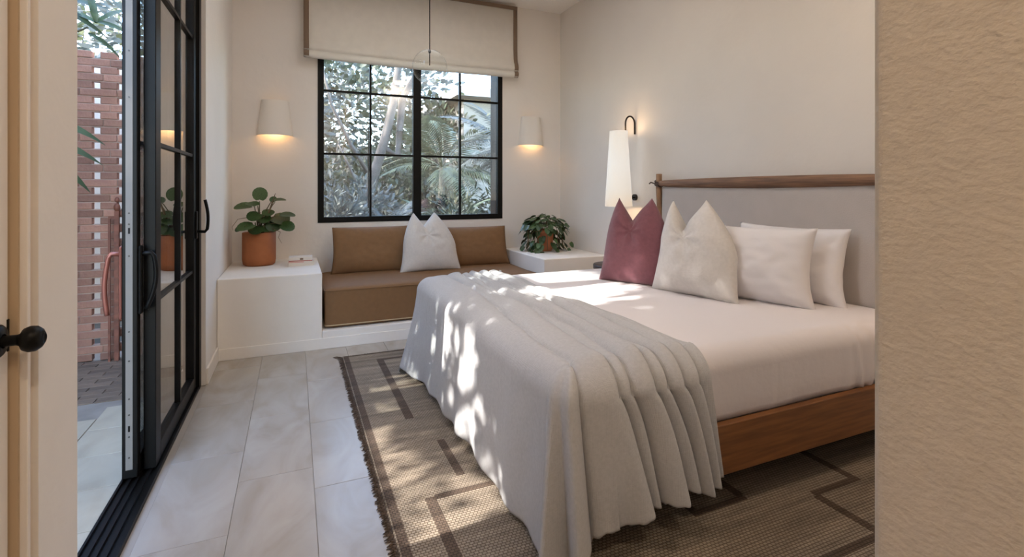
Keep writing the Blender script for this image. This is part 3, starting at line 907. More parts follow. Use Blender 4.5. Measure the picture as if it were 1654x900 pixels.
# ------------------------------------------------------------------ rug
def rugmat(name, c1, c2):
    m, n, l, b = nt(name)
    b.inputs['Roughness'].default_value = 0.95
    tc = n.new('ShaderNodeTexCoord')
    br = n.new('ShaderNodeTexBrick')
    br.inputs['Scale'].default_value = 1.0
    br.inputs['Brick Width'].default_value = 0.016
    br.inputs['Row Height'].default_value = 0.012
    br.inputs['Mortar Size'].default_value = 0.0022
    br.inputs['Mortar Smooth'].default_value = 0.6
    br.inputs['Color1'].default_value = (*c1, 1)
    br.inputs['Color2'].default_value = (*(x * 0.82 for x in c1), 1)
    br.inputs['Mortar'].default_value = (*c2, 1)
    br.offset = 0.5
    l.new(tc.outputs['Object'], br.inputs['Vector'])
    t = n.new('ShaderNodeTexNoise'); t.inputs['Scale'].default_value = 2.5; t.inputs['Detail'].default_value = 6
    mp = n.new('ShaderNodeMapping'); mp.inputs['Scale'].default_value = (0.9, 9, 1)
    l.new(tc.outputs['Object'], mp.inputs[0]); l.new(mp.outputs[0], t.inputs[0])
    mr = n.new('ShaderNodeMapRange'); mr.inputs[1].default_value = 0.3; mr.inputs[2].default_value = 0.7
    mr.inputs[3].default_value = 0.66; mr.inputs[4].default_value = 1.25
    l.new(t.outputs[0], mr.inputs[0])
    h = n.new('ShaderNodeHueSaturation'); l.new(br.outputs['Color'], h.inputs['Color']); l.new(mr.outputs[0], h.inputs['Value'])
    l.new(h.outputs[0], b.inputs['Base Color'])
    bp = n.new('ShaderNodeBump'); bp.inputs['Strength'].default_value = 0.8; bp.inputs['Distance'].default_value = 0.004; bp.invert = True
    l.new(br.outputs['Fac'], bp.inputs['Height']); l.new(bp.outputs[0], b.inputs['Normal'])
    return m
M['rug'] = rugmat('jute_weave', (0.32, 0.262, 0.20), (0.13, 0.096, 0.065))
M['stripe'] = rugmat('dark_jute', (0.12, 0.082, 0.058), (0.055, 0.036, 0.024))
rug = thing('rug', (1.5, 2.35, 0), 'brown woven jute rug with darker angular line pattern under the bed', 'rug')
RX0, RX1, RY0, RY1 = 0.315, 2.66, 0.96, 3.755
def grid_plate(x0, x1, y0, y1, z0, z1, n_=1, wob=0.0):
    return B(x0, x1, y0, y1, z0, z1, bev=0.002, seg=1)
build('weave', grid_plate(RX0, RX1, RY0, RY1, 0.0005, 0.010), M['rug'], rug)
zs0, zs1 = 0.0095, 0.0112
def stripe(x0, x1, y0, y1): build('stripe', B(x0, x1, y0, y1, zs0, zs1), M['stripe'], rug)
stripe(RX0 + 0.005, RX0 + 0.038, RY0, RY1)
stripe(RX0 + 0.038, RX1, RY1 - 0.02, RY1 - 0.004)
stripe(RX0 + 0.038, RX1, RY0 + 0.10, RY0 + 0.13)
stripe(0.528, 0.572, 2.60, 3.60)
stripe(0.572, 1.00, 3.04, 3.066); stripe(0.572, 0.80, 3.575, 3.60)
stripe(0.46, 0.50, 1.45, 1.90); stripe(0.50, 0.85, 1.88, 1.91)
stripe(0.62, 0.655, 2.0, 2.32)
stripe(1.338, 1.372, 1.404, 1.75); stripe(1.372, 1.60, 1.404, 1.432); stripe(1.575, 1.61, 1.432, 1.75)
stripe(2.10, 2.135, 1.34, 1.80); stripe(1.862, 2.135, 1.312, 1.34); stripe(1.845, 1.88, RY0 + 0.13, 1.312)
fv, ff = [], []
def strand(x, y, dx, dy, z=0.004):
    k = len(fv); px_, py_ = -dy * 0.12, dx * 0.12
    fv.extend([(x - px_, y - py_, z), (x + px_, y + py_, z), (x + dx + px_ * 0.5, y + dy + py_ * 0.5, 0.002), (x + dx - px_ * 0.5, y + dy - py_ * 0.5, 0.002), (x + dx * 0.5, y + dy * 0.5, z + 0.006)])
    ff.extend([(k, k + 1, k + 4), (k + 1, k + 2, k + 4), (k + 2, k + 3, k + 4), (k + 3, k, k + 4)])
y = RY0
while y < RY1:
    strand(RX0, y, -0.022 - R.random() * 0.014, (R.random() - 0.5) * 0.014); y += 0.007
raw('fringe', fv, ff, M['stripe'], rug, kind='stuff')
fv, ff = [], []
x = RX0
while x < RX1:
    strand(x, RY1, (R.random() - 0.5) * 0.02, 0.012 + R.random() * 0.012); x += 0.008
for k in range(8): strand(RX0 - 0.002 * k, RY1 - 0.005 + 0.002 * k, -0.05, 0.012 + 0.002 * k)
raw('fringe', fv, ff, M['stripe'], rug, kind='stuff')

# ------------------------------------------------------------------ bedside table
bt = thing('bedside_table', (2.555, 3.60, 0), 'dark round bedside table behind the bed near the purple pillow', 'table')
build('table_top', lathe(NB(), [(0, 0.515), (0.19, 0.515), (0.197, 0.52), (0.197, 0.553), (0.192, 0.558), (0, 0.558)], (2.555, 3.615, 0), 40), M['darkwood'], bt, True)
build('column', lathe(NB(), [(0.035, 0.02), (0.03, 0.3), (0.035, 0.515)], (2.555, 3.615, 0), 20), M['darkwood'], bt, True)
build('foot_disc', lathe(NB(), [(0, 0.001), (0.15, 0.001), (0.15, 0.018), (0.03, 0.028)], (2.555, 3.615, 0), 32), M['darkwood'], bt, True)

# ------------------------------------------------------------------ books
def book(x, y, z, w_, d_, h_, rz, cov, label):
    t = thing('book', (x, y, z), label, 'book', 'books on the bench block')
    t.rotation_euler = (0, 0, rz)
    build('pages', B(-w_ / 2 + 0.003, w_ / 2 - 0.004, -d_ / 2 + 0.0015, d_ / 2 - 0.004, 0.003, h_ - 0.003), M['paper'], t, local=True)
    bm = NB(); box(bm, -w_ / 2, w_ / 2, -d_ / 2, d_ / 2, 0, 0.003); box(bm, -w_ / 2, w_ / 2, -d_ / 2, d_ / 2, h_ - 0.003, h_)
    box(bm, -w_ / 2, w_ / 2, -d_ / 2 - 0.001, -d_ / 2 + 0.003, 0, h_)
    return build('cover', bm, cov, t, local=True)
bk = book(0.050, 4.565, 0.5725, 0.195, 0.14, 0.036, 0.02, M['cream'], 'lower cream book with pinkish band on its spine, beside the leafy plant')
build('spine_band', B(-0.0975, 0.02, -0.0722, -0.0705, 0.027, 0.0345), mat('pink_band', (0.62, 0.33, 0.29), 0.7), bk, local=True)
bk = book(0.048, 4.567, 0.609, 0.18, 0.13, 0.034, -0.02, M['cream'], 'upper cream book with dull red strip, topmost of the two')
build('spine_band', B(-0.09, 0.09, -0.0672, -0.0655, 0.0, 0.0075), M['redcover'], bk, local=True)
for a, b_, c in ((-0.085, -0.03, 0.5), (-0.005, 0.02, 1), (0.045, 0.085, 0)):
    build('cover_print', B(a, b_, -0.0672, -0.0655, 0.012, 0.026), M['band'] if c == 1 else M['paper'], bk, local=True)

# ------------------------------------------------------------------ house plants
def leaf_mesh(name, m, w_=1.0, l_=1.0, cup=0.12, tip=0.0, notch=0.12, n_=14):
    vs = [(0, 0.42 * l_, -cup * 0.15)]; fs = []
    for rr in (0.55, 1.0):
        for k in range(n_):
            a = 2 * PI * k / n_ - PI / 2
            x = 0.5 * w_ * math.cos(a) * rr; y = 0.5 * l_ + 0.5 * l_ * math.sin(a) * rr
            if rr == 1.0:
                if abs(a + PI / 2) < 0.3: y += notch * l_
                y += tip * l_ * max(0, math.sin(a)) ** 6
            vs.append((x, y, cup * (x * x * 2.5 / w_) - cup * 0.6 * (y / l_ - 0.4) ** 2 * l_))
    for k in range(n_):
        j = (k + 1) % n_
        fs.append((0, 1 + k, 1 + j)); fs.append((1 + k, 1 + n_ + k, 1 + n_ + j, 1 + j))
    me = bpy.data.meshes.new(name); me.from_pydata(vs, [], fs); me.update()
    me.polygons.foreach_set('use_smooth', [True] * len(me.polygons)); me.materials.append(m)
    return me
def place_leaf(parent, me, pos, outdir, normal, size, name='leaf'):
    y = Vector(outdir).normalized(); z = Vector(normal); z = (z - y * z.dot(y)).normalized(); x = y.cross(z)
    o = bpy.data.objects.new(name, me); COL.objects.link(o); o.parent = parent
    Mx = Matrix((x, y, z)).transposed().to_4x4()
    o.matrix_local = Matrix.Translation(Vector(pos) - parent.location) @ Mx @ Matrix.Diagonal((size, size, size, 1))
    return o
PC = Vector((-0.272, 4.70, 0.572))
p1 = thing('potted_plant', PC, 'round-leaved green plant in a tall terracotta pot on the left bench block', 'plant')
pt = build('pot', lathe(NB(), [(0, 0), (0.105, 0), (0.122, 0.012), (0.128, 0.05), (0.128, 0.272), (0.122, 0.275), (0.117, 0.27), (0.115, 0.235), (0, 0.235)], PC, 40), M['terra'], p1, True)
build('soil', lathe(NB(), [(0, 0.25), (0.115, 0.245)], PC, 24), M['soil'], pt, True)
LM = leaf_mesh('round_leaf', M['leaf'])
# (x, z, width, facing: normal tilt towards the viewer, growing direction)
LV = [(-0.262, 1.165, 0.118, (0.1, -0.9, 0.35), (0.05, 0.1, 1)),
      (-0.385, 1.062, 0.150, (-0.2, -0.35, 0.9), (-1, 0, -0.1)), (-0.315, 1.085, 0.11, (0.0, -0.3, 0.9), (-0.7, 0.6, 0.25)),
      (-0.115, 1.115, 0.105, (0.3, -0.18, 0.95), (1, 0.1, 0.05)), (-0.165, 1.12, 0.06, (-0.4, -0.3, 0.8), (-0.6, 0.5, 0.9)),
      (-0.30, 0.985, 0.12, (-0.2, -0.75, 0.55), (-0.6, -0.5, -0.4)), (-0.235, 0.965, 0.115, (0.1, -0.8, 0.5), (0.2, -0.6, -0.5)),
      (-0.115, 0.955, 0.165, (0.35, -0.7, 0.6), (0.75, -0.5, -0.35)), (-0.055, 0.99, 0.13, (0.3, -0.25, 0.85), (1, 0, -0.05)),
      (-0.055, 0.895, 0.12, (0.3, -0.7, 0.6), (0.9, -0.2, -0.3)), (-0.16, 0.90, 0.125, (0.0, -0.8, 0.5), (-0.1, -0.6, -0.6)),
      (-0.355, 0.905, 0.14, (-0.3, -0.5, 0.75), (-0.9, -0.4, -0.3)), (-0.29, 0.875, 0.12, (-0.1, -0.8, 0.5), (-0.3, -0.7, -0.5)),
      (-0.215, 0.885, 0.11, (0.1, -0.75, 0.5), (0.3, -0.8, -0.5)), (-0.40, 0.89, 0.08, (-0.4, -0.5, 0.7), (-0.9, -0.2, -0.5)),
      (-0.20, 1.01, 0.10, (0.0, -0.5, 0.8), (0.3, 0.4, 0.3))]
for i, (x, z, s, nn, dd) in enumerate(LV):
    yy = 4.63 + 0.05 * math.sin(i * 2.1) - (0.05 if z < 0.93 else 0)
    d = Vector(dd).normalized()
    root = Vector((x, yy, z)) - d * s * 0.5
    place_leaf(p1, LM, root, d, nn, s)
    base = PC + Vector((0.025 * math.sin(i * 3.3), 0.02 * math.cos(i * 2.7), 0.25))
    mid = base.lerp(root, 0.55) + Vector((0, 0, 0.045))
    build('stem', tube(NB(), [base, base.lerp(mid, 0.5) + Vector((0, 0, 0.012)), mid, mid.lerp(root, 0.6) + Vector((0, 0, 0.008)), root], [0.006, 0.0055, 0.0045, 0.004, 0.003], 6), M['stem'], p1, True)
build('stem', tube(NB(), [PC + Vector((0.02, 0, 0.25)), PC + Vector((0.07, -0.06, 0.42)), PC + Vector((0.105, -0.07, 0.53)), PC + Vector((0.125, -0.07, 0.60))], [0.009, 0.008, 0.006, 0.002], 6), M['vine'], p1, True)
build('root', tube(NB(), [PC + Vector((0.10, -0.10, 0.31)), PC + Vector((0.165, -0.13, 0.28)), PC + Vector((0.15, -0.13, 0.235)), PC + Vector((0.175, -0.13, 0.185))], [0.003, 0.0025, 0.002, 0.001], 5), M['vine'], p1, True)
build('root', tube(NB(), [PC + Vector((-0.09, -0.06, 0.40)), PC + Vector((-0.15, -0.08, 0.39)), PC + Vector((-0.19, -0.09, 0.33)), PC + Vector((-0.185, -0.09, 0.30))], [0.0025, 0.002, 0.002, 0.001], 5), M['vine'], p1, True)

QC = Vector((2.385, 4.62, 0.572))
p2 = thing('potted_plant', QC, 'bushy trailing vine hiding a small terracotta pot on the right bench block', 'plant')
build('pot', lathe(NB(), [(0, 0), (0.066, 0), (0.074, 0.02), (0.086, 0.18), (0.098, 0.185), (0.10, 0.22), (0.092, 0.222), (0.086, 0.2), (0, 0.195)], QC, 32), M['terra2'], p2, True)
LM2 = leaf_mesh('heart_leaf', M['leaf2'], w_=0.85, tip=0.18, notch=0.14, n_=12)
R2 = random.Random(5)
cnt = 0
while cnt < 210:
    a = R2.uniform(0, 2 * PI); h = R2.random()
    if cnt < 90:
        rr = R2.uniform(0.03, 0.20); z = 0.375 - 0.62 * rr ** 1.25 + R2.uniform(-0.07, 0.02)
    else:
        rr = R2.uniform(0.15, 0.235); z = R2.uniform(0.02, 0.30)
    p = QC + Vector((rr * math.cos(a), rr * 0.9 * math.sin(a), z))
    # the pot shows through a gap on the viewer's left
    if math.sin(a) < 0 and -0.06 < p.x - QC.x < 0.03 and (0.15 < z < 0.23 or 0.04 < z < 0.10) : continue
    if p.x > 2.72 or p.y > 4.96: continue
    out = Vector((math.cos(a), math.sin(a), -0.35 - 0.9 * (cnt >= 90)))
    nn = Vector((math.cos(a) * 0.8 + R2.uniform(-.4, .4), math.sin(a) * 0.8 + R2.uniform(-.4, .4), 0.6 + R2.uniform(-.3, .3)))
    place_leaf(p2, LM2, p, out, nn, R2.uniform(0.055, 0.088)); cnt += 1
for x, z, s in ((-0.21, 0.19, 0.05), (-0.185, 0.02, 0.06), (-0.15, 0.10, 0.06), (-0.13, 0.22, 0.06), (0.235, 0.09, 0.06), (0.21, 0.03, 0.05)):
    place_leaf(p2, LM2, QC + Vector((x, -0.10, z)), (x * 2, -0.2, -0.8), (0.1, -1, 0.3), s)
for k in range(12):
    a = 2 * PI * k / 12 + 0.2; r_ = R2.uniform(0.16, 0.22)
    c_, s_ = math.cos(a), math.sin(a) * 0.9
    if QC.x + r_ * c_ > 2.72: continue
    build('vine', tube(NB(), [QC + Vector((0.06 * c_, 0.06 * s_, 0.22)), QC + Vector((0.13 * c_, 0.13 * s_, 0.33)), QC + Vector((r_ * c_, r_ * s_, 0.22)), QC + Vector((r_ * 1.05 * c_, r_ * 1.05 * s_, 0.03))], 0.003, 5), M['vine'], p2, True)
build('vine', tube(NB(), [QC + Vector((-0.15, -0.09, 0.25)), QC + Vector((-0.24, -0.1, 0.14)), QC + Vector((-0.25, -0.11, 0.07)), QC + Vector((-0.20, -0.1, 0.02))], 0.0022, 5), M['vine'], p2, True)

# ------------------------------------------------------------------ patio and brick screen
patio = build('patio', B(-4.5, -0.65, -1.0, 4.9, -0.2, -0.024), M['pgrout'], kind='structure')
proto = None
for i in range(8):
    for j in range(11):
        x0 = -0.655 - 0.31 * (i + 1); y0 = 1.0 + j * 0.31 - (0.155 if i % 2 else 0)
        if y0 + 0.31 > 3.60: continue
        if proto is None:
            proto = build('patio_slab', B(0.002, 0.308, 0.002, 0.308, -0.03, 0, bev=0.002, seg=1), M['patio'], local=True); o = proto
        else:
            o = proto.copy(); COL.objects.link(o)
        o.location = (x0, y0, -0.018); o.parent = patio
proto = None
for j in range(12):
    for i in range(10):
        x0 = -0.655 - 0.20 * (i + 1) - (0.1 if j % 2 else 0); y0 = 3.58 + j * 0.072
        if proto is None:
            proto = build('paver', B(0.002, 0.198, 0.002, 0.070, -0.03, 0, bev=0.002, seg=1), M['paver'], local=True); o = proto
        else:
            o = proto.copy(); COL.objects.link(o)
        o.location = (x0, y0, -0.018); o.parent = patio
bs = thing('brick_screen', (-1.25, 4.50, -0.02), 'red brick screen wall with rows of open square gaps beyond the patio', 'wall')
ch = 0.054
hb_ = sb_ = None
pitch = 0.1455
mor = NB()
xr = -0.827
for k in range(41):
    z = -0.02 + k * ch
    if k % 2 == 0:
        for i in range(7):
            x1 = xr - 0.0585 + 0.0 - i * pitch
            if hb_ is None:
                hb_ = build('brick', B(-0.098, 0, 0, 0.055, 0.003, ch - 0.004, bev=0.003, seg=1), M['brick'], local=True); o = hb_
            else: o = hb_.copy(); COL.objects.link(o)
            o.location = (x1 - bs.location.x, 4.455 + R.uniform(-.003, .003) - bs.location.y, z - bs.location.z); o.parent = bs
    else:
        for i in range(5):
            x1 = xr - i * 0.216 + 0.04 * ((k // 2) % 3)
            if sb_ is None:
                sb_ = build('brick', B(-0.212, 0, 0, 0.055, 0.003, ch - 0.004, bev=0.003, seg=1), M['brick'], local=True); o = sb_
            else: o = sb_.copy(); COL.objects.link(o)
            o.location = (x1 - bs.location.x, 4.455 + R.uniform(-.003, .003) - bs.location.y, z - bs.location.z); o.parent = bs
        box(mor, xr - 1.04, xr + 0.03, 4.461, 4.506, z - 0.004, z + 0.003); box(mor, xr - 1.04, xr + 0.03, 4.461, 4.506, z + ch - 0.004, z + ch + 0.003)
        box(mor, xr - 1.0, xr + 0.03, 4.463, 4.503, z, z + ch)
build('mortar', mor, M['mortar'], bs, kind='stuff')
st_ = NB()
for k in range(41):
    for i in range(9):
        if k % 2 == 0: box(st_, -1.83 - i * pitch - 0.098, -1.83 - i * pitch, 4.455, 4.51, -0.017 + k * ch, -0.024 + (k + 1) * ch)
    if k % 2: box(st_, -3.1, -1.80, 4.455, 4.51, -0.018 + k * ch, -0.021 + (k + 1) * ch)
build('far_bricks', st_, M['brick'], bs, kind='stuff')

gpst = thing('metal_post', (-1.163, 4.36, -0.02), 'thin rust red metal gate post standing before the brick screen', 'post')
mp_ = build('post', B(-1.176, -1.150, 4.39, 4.416, -0.02, 1.05), M['rust'], gpst)
build('post', B(-1.212, -1.198, 4.39, 4.404, -0.02, 1.0), M['rust'], gpst)
build('bar', B(-1.212, -1.150, 4.393, 4.401, 0.995, 1.012), M['rust'], gpst)
build('finial', ell(NB(), (-1.163, 4.403, 1.075), (0.02, 0.02, 0.03)), M['rust'], mp_, True)
build('finial', ell(NB(), (-1.163, 4.403, 1.13), (0.014, 0.014, 0.02)), M['rust'], mp_, True)

# ------------------------------------------------------------------ garden
M['ground'] = mat('garden_soil', (0.060, 0.051, 0.036), 1, 0.4, 3)
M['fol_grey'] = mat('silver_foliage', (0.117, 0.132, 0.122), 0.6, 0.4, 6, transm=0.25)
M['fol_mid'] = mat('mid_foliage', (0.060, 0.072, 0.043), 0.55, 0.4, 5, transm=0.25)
M['fol_dark'] = mat('dark_foliage', (0.030, 0.045, 0.030), 0.5, 0.4, 5, transm=0.15)
M['fol_light'] = mat('pale_foliage', (0.117, 0.128, 0.065), 0.6, 0.4, 3, transm=0.35)
M['fol_pink'] = mat('pink_foliage', (0.170, 0.110, 0.100), 0.6, 0.3, 5, transm=0.25)
M['bark'] = mat('grey_bark', (0.138, 0.118, 0.099), 0.95, 0.35, 7, 0.3, 30)
M['render'] = mat('pale_render', (0.372, 0.354, 0.324), 0.95, 0.08, 1.5)
M['render2'] = mat('beige_render', (0.300, 0.276, 0.234), 0.95, 0.06, 1.5)
M['palm'] = mat('palm_green', (0.090, 0.112, 0.067), 0.45, 0.3, 8, rnd=0.25, transm=0.2)
M['strap'] = mat('cane_leaf', (0.055, 0.085, 0.035), 0.4, 0.3, 8, rnd=0.3, transm=0.15)
build('garden_ground', B(-12, 14, 5.2, 24, -0.3, -0.08), M['ground'], kind='structure')
build('garden_ground', B(-12, -4.5, -6, 5.2, -0.3, -0.08), M['ground'], kind='structure')

def leaves(pts, lw, ll, rng, droop=0.3, dirs=None):
    """many bent leaf blades as one mesh: each 2 quads"""
    n_ = len(pts)
    pts = np.asarray(pts)
    d = rng.normal(size=(n_, 3)) if dirs is None else np.asarray(dirs) + rng.normal(size=(n_, 3)) * 0.35
    d[:, 2] -= droop
    d /= np.linalg.norm(d, axis=1)[:, None]
    up = rng.normal(size=(n_, 3))
    s = np.cross(d, up); s /= np.linalg.norm(s, axis=1)[:, None]
    nn = np.cross(s, d)
    L_ = ll * rng.uniform(0.6, 1.25, n_)[:, None]; W_ = lw * rng.uniform(0.7, 1.2, n_)[:, None]
    v = np.empty((n_, 6, 3))
    v[:, 0] = pts
    v[:, 1] = pts + d * L_ * 0.45 - s * W_ * 0.5 + nn * L_ * 0.06
    v[:, 2] = pts + d * L_ * 0.45 + s * W_ * 0.5 + nn * L_ * 0.06
    v[:, 3] = pts + d * L_ * 0.8 - s * W_ * 0.32
    v[:, 4] = pts + d * L_ * 0.8 + s * W_ * 0.32
    v[:, 5] = pts + d * L_ - nn * L_ * 0.06
    fs = []
    for i in range(n_):
        b_ = i * 6
        fs += [(b_, b_ + 2, b_ + 1), (b_ + 1, b_ + 2, b_ + 4, b_ + 3), (b_ + 3, b_ + 4, b_ + 5)]
    return v.reshape(-1, 3), fs

def shrub(name, c, r, h, n_, m, lw, ll, label, seed, cat='shrub', group=None, shell=0.45):
    rng = np.random.default_rng(seed)
    t = thing(name, c, label, cat, group)
    d = rng.normal(size=(n_, 3)); d /= np.linalg.norm(d, axis=1)[:, None]
    rad = shell + (1 - shell) * rng.random(n_) ** 0.6
    lob = 1 + 0.22 * np.sin(d[:, 0] * 5 + seed) * np.cos(d[:, 2] * 4 + seed * 2)
    p = d * (rad * lob)[:, None] * np.array([r, r, h / 2]) + np.array([c[0], c[1], c[2] + h / 2])
    v, f = leaves(p, lw, ll, rng, 0.2, d)
    raw('foliage', v, f, m, t, kind='stuff')
    bm = NB()
    for k in range(5):
        a = 2 * PI * k / 5 + seed
        tube(bm, [(c[0], c[1], c[2]), (c[0] + 0.25 * r * math.cos(a), c[1] + 0.25 * r * math.sin(a), c[2] + h * 0.4), (c[0] + 0.5 * r * math.cos(a), c[1] + 0.5 * r * math.sin(a), c[2] + h * 0.7)], [0.02, 0.015, 0.006], 5)
    build('branches', bm, M['bark'], t, True)
    return t

def frond_mesh(name, m, length, nl, leaf, width, curve=0.5, seed=0):
    rng = np.random.default_rng(seed)
    vs, fs = [], []
    for k in range(nl):
        t = 0.18 + 0.82 * k / (nl - 1)
        x = length * t; z = length * (0.45 * t - curve * t * t)
        for s in (-1, 1):
            ll = leaf * math.sin(PI * min(1, 0.15 + 0.8 * t)) * rng.uniform(0.85, 1.1)
            dx, dy, dz = 0.55 * ll, s * 0.8 * ll, -0.28 * ll
            b_ = len(vs)
            vs += [(x, 0, z), (x + dx * 0.5 + width, dy * 0.5, z + dz * 0.2), (x + dx * 0.5 - width, dy * 0.5, z + dz * 0.2 + 0.004), (x + dx, dy, z + dz)]
            fs += [(b_, b_ + 1, b_ + 2), (b_ + 1, b_ + 3, b_ + 2)]
    for k in range(8):
        t0, t1 = k / 8, (k + 1) / 8
        b_ = len(vs)
        for t in (t0, t1):
            x = length * t; z = length * (0.45 * t - curve * t * t); w_ = 0.010 * (1.2 - t)
            vs += [(x, -w_, z - 0.004), (x, w_, z - 0.004), (x, 0, z + 0.008)]
        fs += [(b_, b_ + 1, b_ + 4, b_ + 3), (b_ + 1, b_ + 2, b_ + 5, b_ + 4), (b_ + 2, b_, b_ + 3, b_ + 5)]
    me = bpy.data.meshes.new(name); me.from_pydata(vs, [], fs); me.update(); me.materials.append(m)
    return me
FM = frond_mesh('frond', M['palm'], 1.3, 26, 0.48, 0.018, 0.55, 3)
FMG = frond_mesh('frond', M['fol_grey'], 1.3, 26, 0.50, 0.02, 0.55, 4)
FMP = frond_mesh('frond', M['fol_pink'], 1.0, 14, 0.42, 0.03, 0.4, 5)
def palm(c, h, nf, scale, me, label, seed, lean=0.1):
    r_ = random.Random(seed)
    t = thing('palm', c, label, 'palm')
    top = Vector((lean, lean * 0.4, h))
    if h > 0.3: build('trunk', tube(NB(), [Vector(c), Vector(c) + top * 0.5 + Vector((0.03, 0, 0)), Vector(c) + top], [0.075, 0.06, 0.05], 10), M['bark'], t, True)
    for k in range(nf):
        o = bpy.data.objects.new('frond', me); COL.objects.link(o); o.parent = t
        el = r_.uniform(-0.5, 0.9)
        o.location = top; o.rotation_euler = (r_.uniform(-.3, .3), -el, 2 * PI * (k + r_.random() * 0.5) / nf)
        s = scale * r_.uniform(0.8, 1.15); o.scale = (s, s, s)
    return t
# forked tree outside the back window
tt = thing('garden_tree', (1.35, 8.2, -0.1), 'pale grey forked tree trunk beyond the left half of the window', 'tree')
build('trunk', tube(NB(), [(1.0, 8.2, -0.1), (1.02, 8.2, 0.7), (1.12, 8.2, 1.3), (1.33, 8.2, 2.0), (1.47, 8.2, 2.6), (1.58, 8.2, 3.4), (1.75, 8.2, 4.8)], [0.12, 0.10, 0.08, 0.075, 0.065, 0.055, 0.04], 12), M['bark'], tt, True)
build('bough', tube(NB(), [(1.30, 8.2, 1.9), (1.55, 8.25, 1.75), (1.58, 8.25, 2.2), (1.63, 8.3, 2.7), (1.85, 8.3, 3.1), (2.1, 8.3, 4.5)], [0.055, 0.055, 0.055, 0.06, 0.05, 0.03], 10), M['bark'], tt, True)
build('bough', tube(NB(), [(1.08, 8.15, 1.45), (0.80, 8.1, 1.9), (0.52, 8.1, 2.5), (0.35, 8.1, 3.2)], [0.035, 0.03, 0.025, 0.015], 8), M['bark'], tt, True)
build('bough', tube(NB(), [(1.0, 8.15, 1.0), (0.85, 8.1, 1.4), (0.62, 8.1, 1.9)], [0.03, 0.022, 0.012], 8), M['bark'], tt, True)
rng = np.random.default_rng(3)
p = rng.normal(size=(1500, 3)) * np.array([1.1, 0.8, 0.8]) + np.array([1.4, 8.4, 4.9])
v, f = leaves(p, 0.05, 0.12, rng); raw('foliage', v, f, M['fol_light'], tt, kind='stuff')
palm((2.3, 8.6, -0.1), 1.7, 20, 1.0, FM, 'feathery green palm just right of the window mullion', 11)
palm((3.35, 8.0, -0.1), 2.0, 18, 0.95, FMG, 'greyish palm in the right window panes', 12)
palm((1.9, 7.0, -0.1), 0.55, 16, 0.62, FM, 'low green palm in the second lower pane from the left', 13)
palm((1.45, 7.0, -0.1), 0.75, 9, 0.55, FMP, 'pinkish broad-leaved plant in the lower left panes', 14, lean=0.02)
palm((1.05, 6.7, -0.1), 0.6, 16, 0.6, FMG, 'low grey-green palm behind the left of the window', 15, lean=0.05)
shrub('silver_shrub', (0.45, 6.5, -0.1), 0.45, 1.35, 1500, M['fol_grey'], 0.035, 0.13, 'silver-grey shrub at the lower left of the window', 31)
shrub('silver_shrub', (0.9, 7.4, -0.1), 0.5, 1.45, 1200, M['fol_grey'], 0.035, 0.13, 'taller silver-grey shrub behind the left window panes', 32)
shrub('green_shrub', (2.0, 6.4, -0.1), 0.4, 1.15, 1100, M['fol_mid'], 0.03, 0.15, 'green shrub low behind the window mullion', 33)
shrub('silver_shrub', (2.75, 6.6, -0.1), 0.45, 1.05, 1200, M['fol_grey'], 0.04, 0.14, 'silver-grey shrub at the lower right of the window', 34)
shrub('green_shrub', (3.1, 7.3, -0.1), 0.5, 1.5, 1300, M['fol_mid'], 0.035, 0.15, 'green shrub behind the lower right window panes', 35)
shrub('green_shrub', (2.35, 7.6, -0.1), 0.45, 1.3, 900, M['fol_dark'], 0.035, 0.16, 'dark shrub behind the third lower pane from the left', 36)
shrub('green_shrub', (0.0, 8.2, -0.1), 0.8, 2.0, 1500, M['fol_mid'], 0.05, 0.15, 'loose green shrub at the far left of the window view', 37)
shrub('distant_tree', (0.6, 12.5, 0.2), 2.0, 5.0, 2600, M['fol_mid'], 0.10, 0.24, 'hazy green tree far beyond the left window panes', 41, 'tree')
shrub('distant_tree', (3.6, 13.2, 0.2), 1.5, 3.6, 2200, M['fol_mid'], 0.10, 0.24, 'hazy green tree beside the pale house beyond the garden', 42, 'tree')
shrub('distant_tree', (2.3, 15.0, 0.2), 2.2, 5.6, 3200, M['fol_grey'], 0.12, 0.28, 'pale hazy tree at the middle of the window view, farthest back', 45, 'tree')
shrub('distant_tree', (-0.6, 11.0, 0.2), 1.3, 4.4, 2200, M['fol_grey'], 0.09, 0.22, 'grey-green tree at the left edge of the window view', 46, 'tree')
shrub('distant_tree', (-2.8, 8.4, 0.0), 1.5, 4.6, 3000, M['fol_light'], 0.07, 0.18, 'bright yellow-green tree above the brick screen', 43, 'tree')
shrub('distant_tree', (-1.4, 7.4, 1.2), 1.1, 3.2, 2000, M['fol_grey'], 0.06, 0.16, 'grey-green tree crown over the right of the brick screen', 44, 'tree')
hs_ = thing('neighbour_house', (6.0, 13, -0.1), 'pale beige house with a white eave beyond the right window panes', 'house')
build('house_wall', B(3.9, 9.5, 12.0, 15.5, -0.1, 3.5), M['render2'], hs_)
build('eave', B(3.6, 9.8, 11.6, 15.9, 3.5, 3.72), M['render'], hs_)
build('house_window', B(4.9, 5.7, 11.96, 12.0, 0.9, 2.3), M['fol_dark'], hs_)
gw = build('garden_wall', B(-9, 12, 16.5, 16.75, -0.1, 2.6), M['render'])
tag(gw, 'long pale garden wall at the back of the garden', 'wall')
gw = build('garden_wall', B(-5.0, -0.80, 6.3, 6.45, -0.1, 2.5), M['render'])
tag(gw, 'pale garden wall seen through the gaps of the brick screen', 'wall')

gs = thing('garden_stake', (0.92, 7.0, -0.1), 'thin dark garden stake beyond the left window panes', 'stake')
build('rod', B(0.913, 0.927, 6.993, 7.007, -0.1, 2.02), M['steel'], gs)
build('cap', B(0.905, 0.935, 6.985, 7.015, 2.02, 2.05), M['steel'], gs)

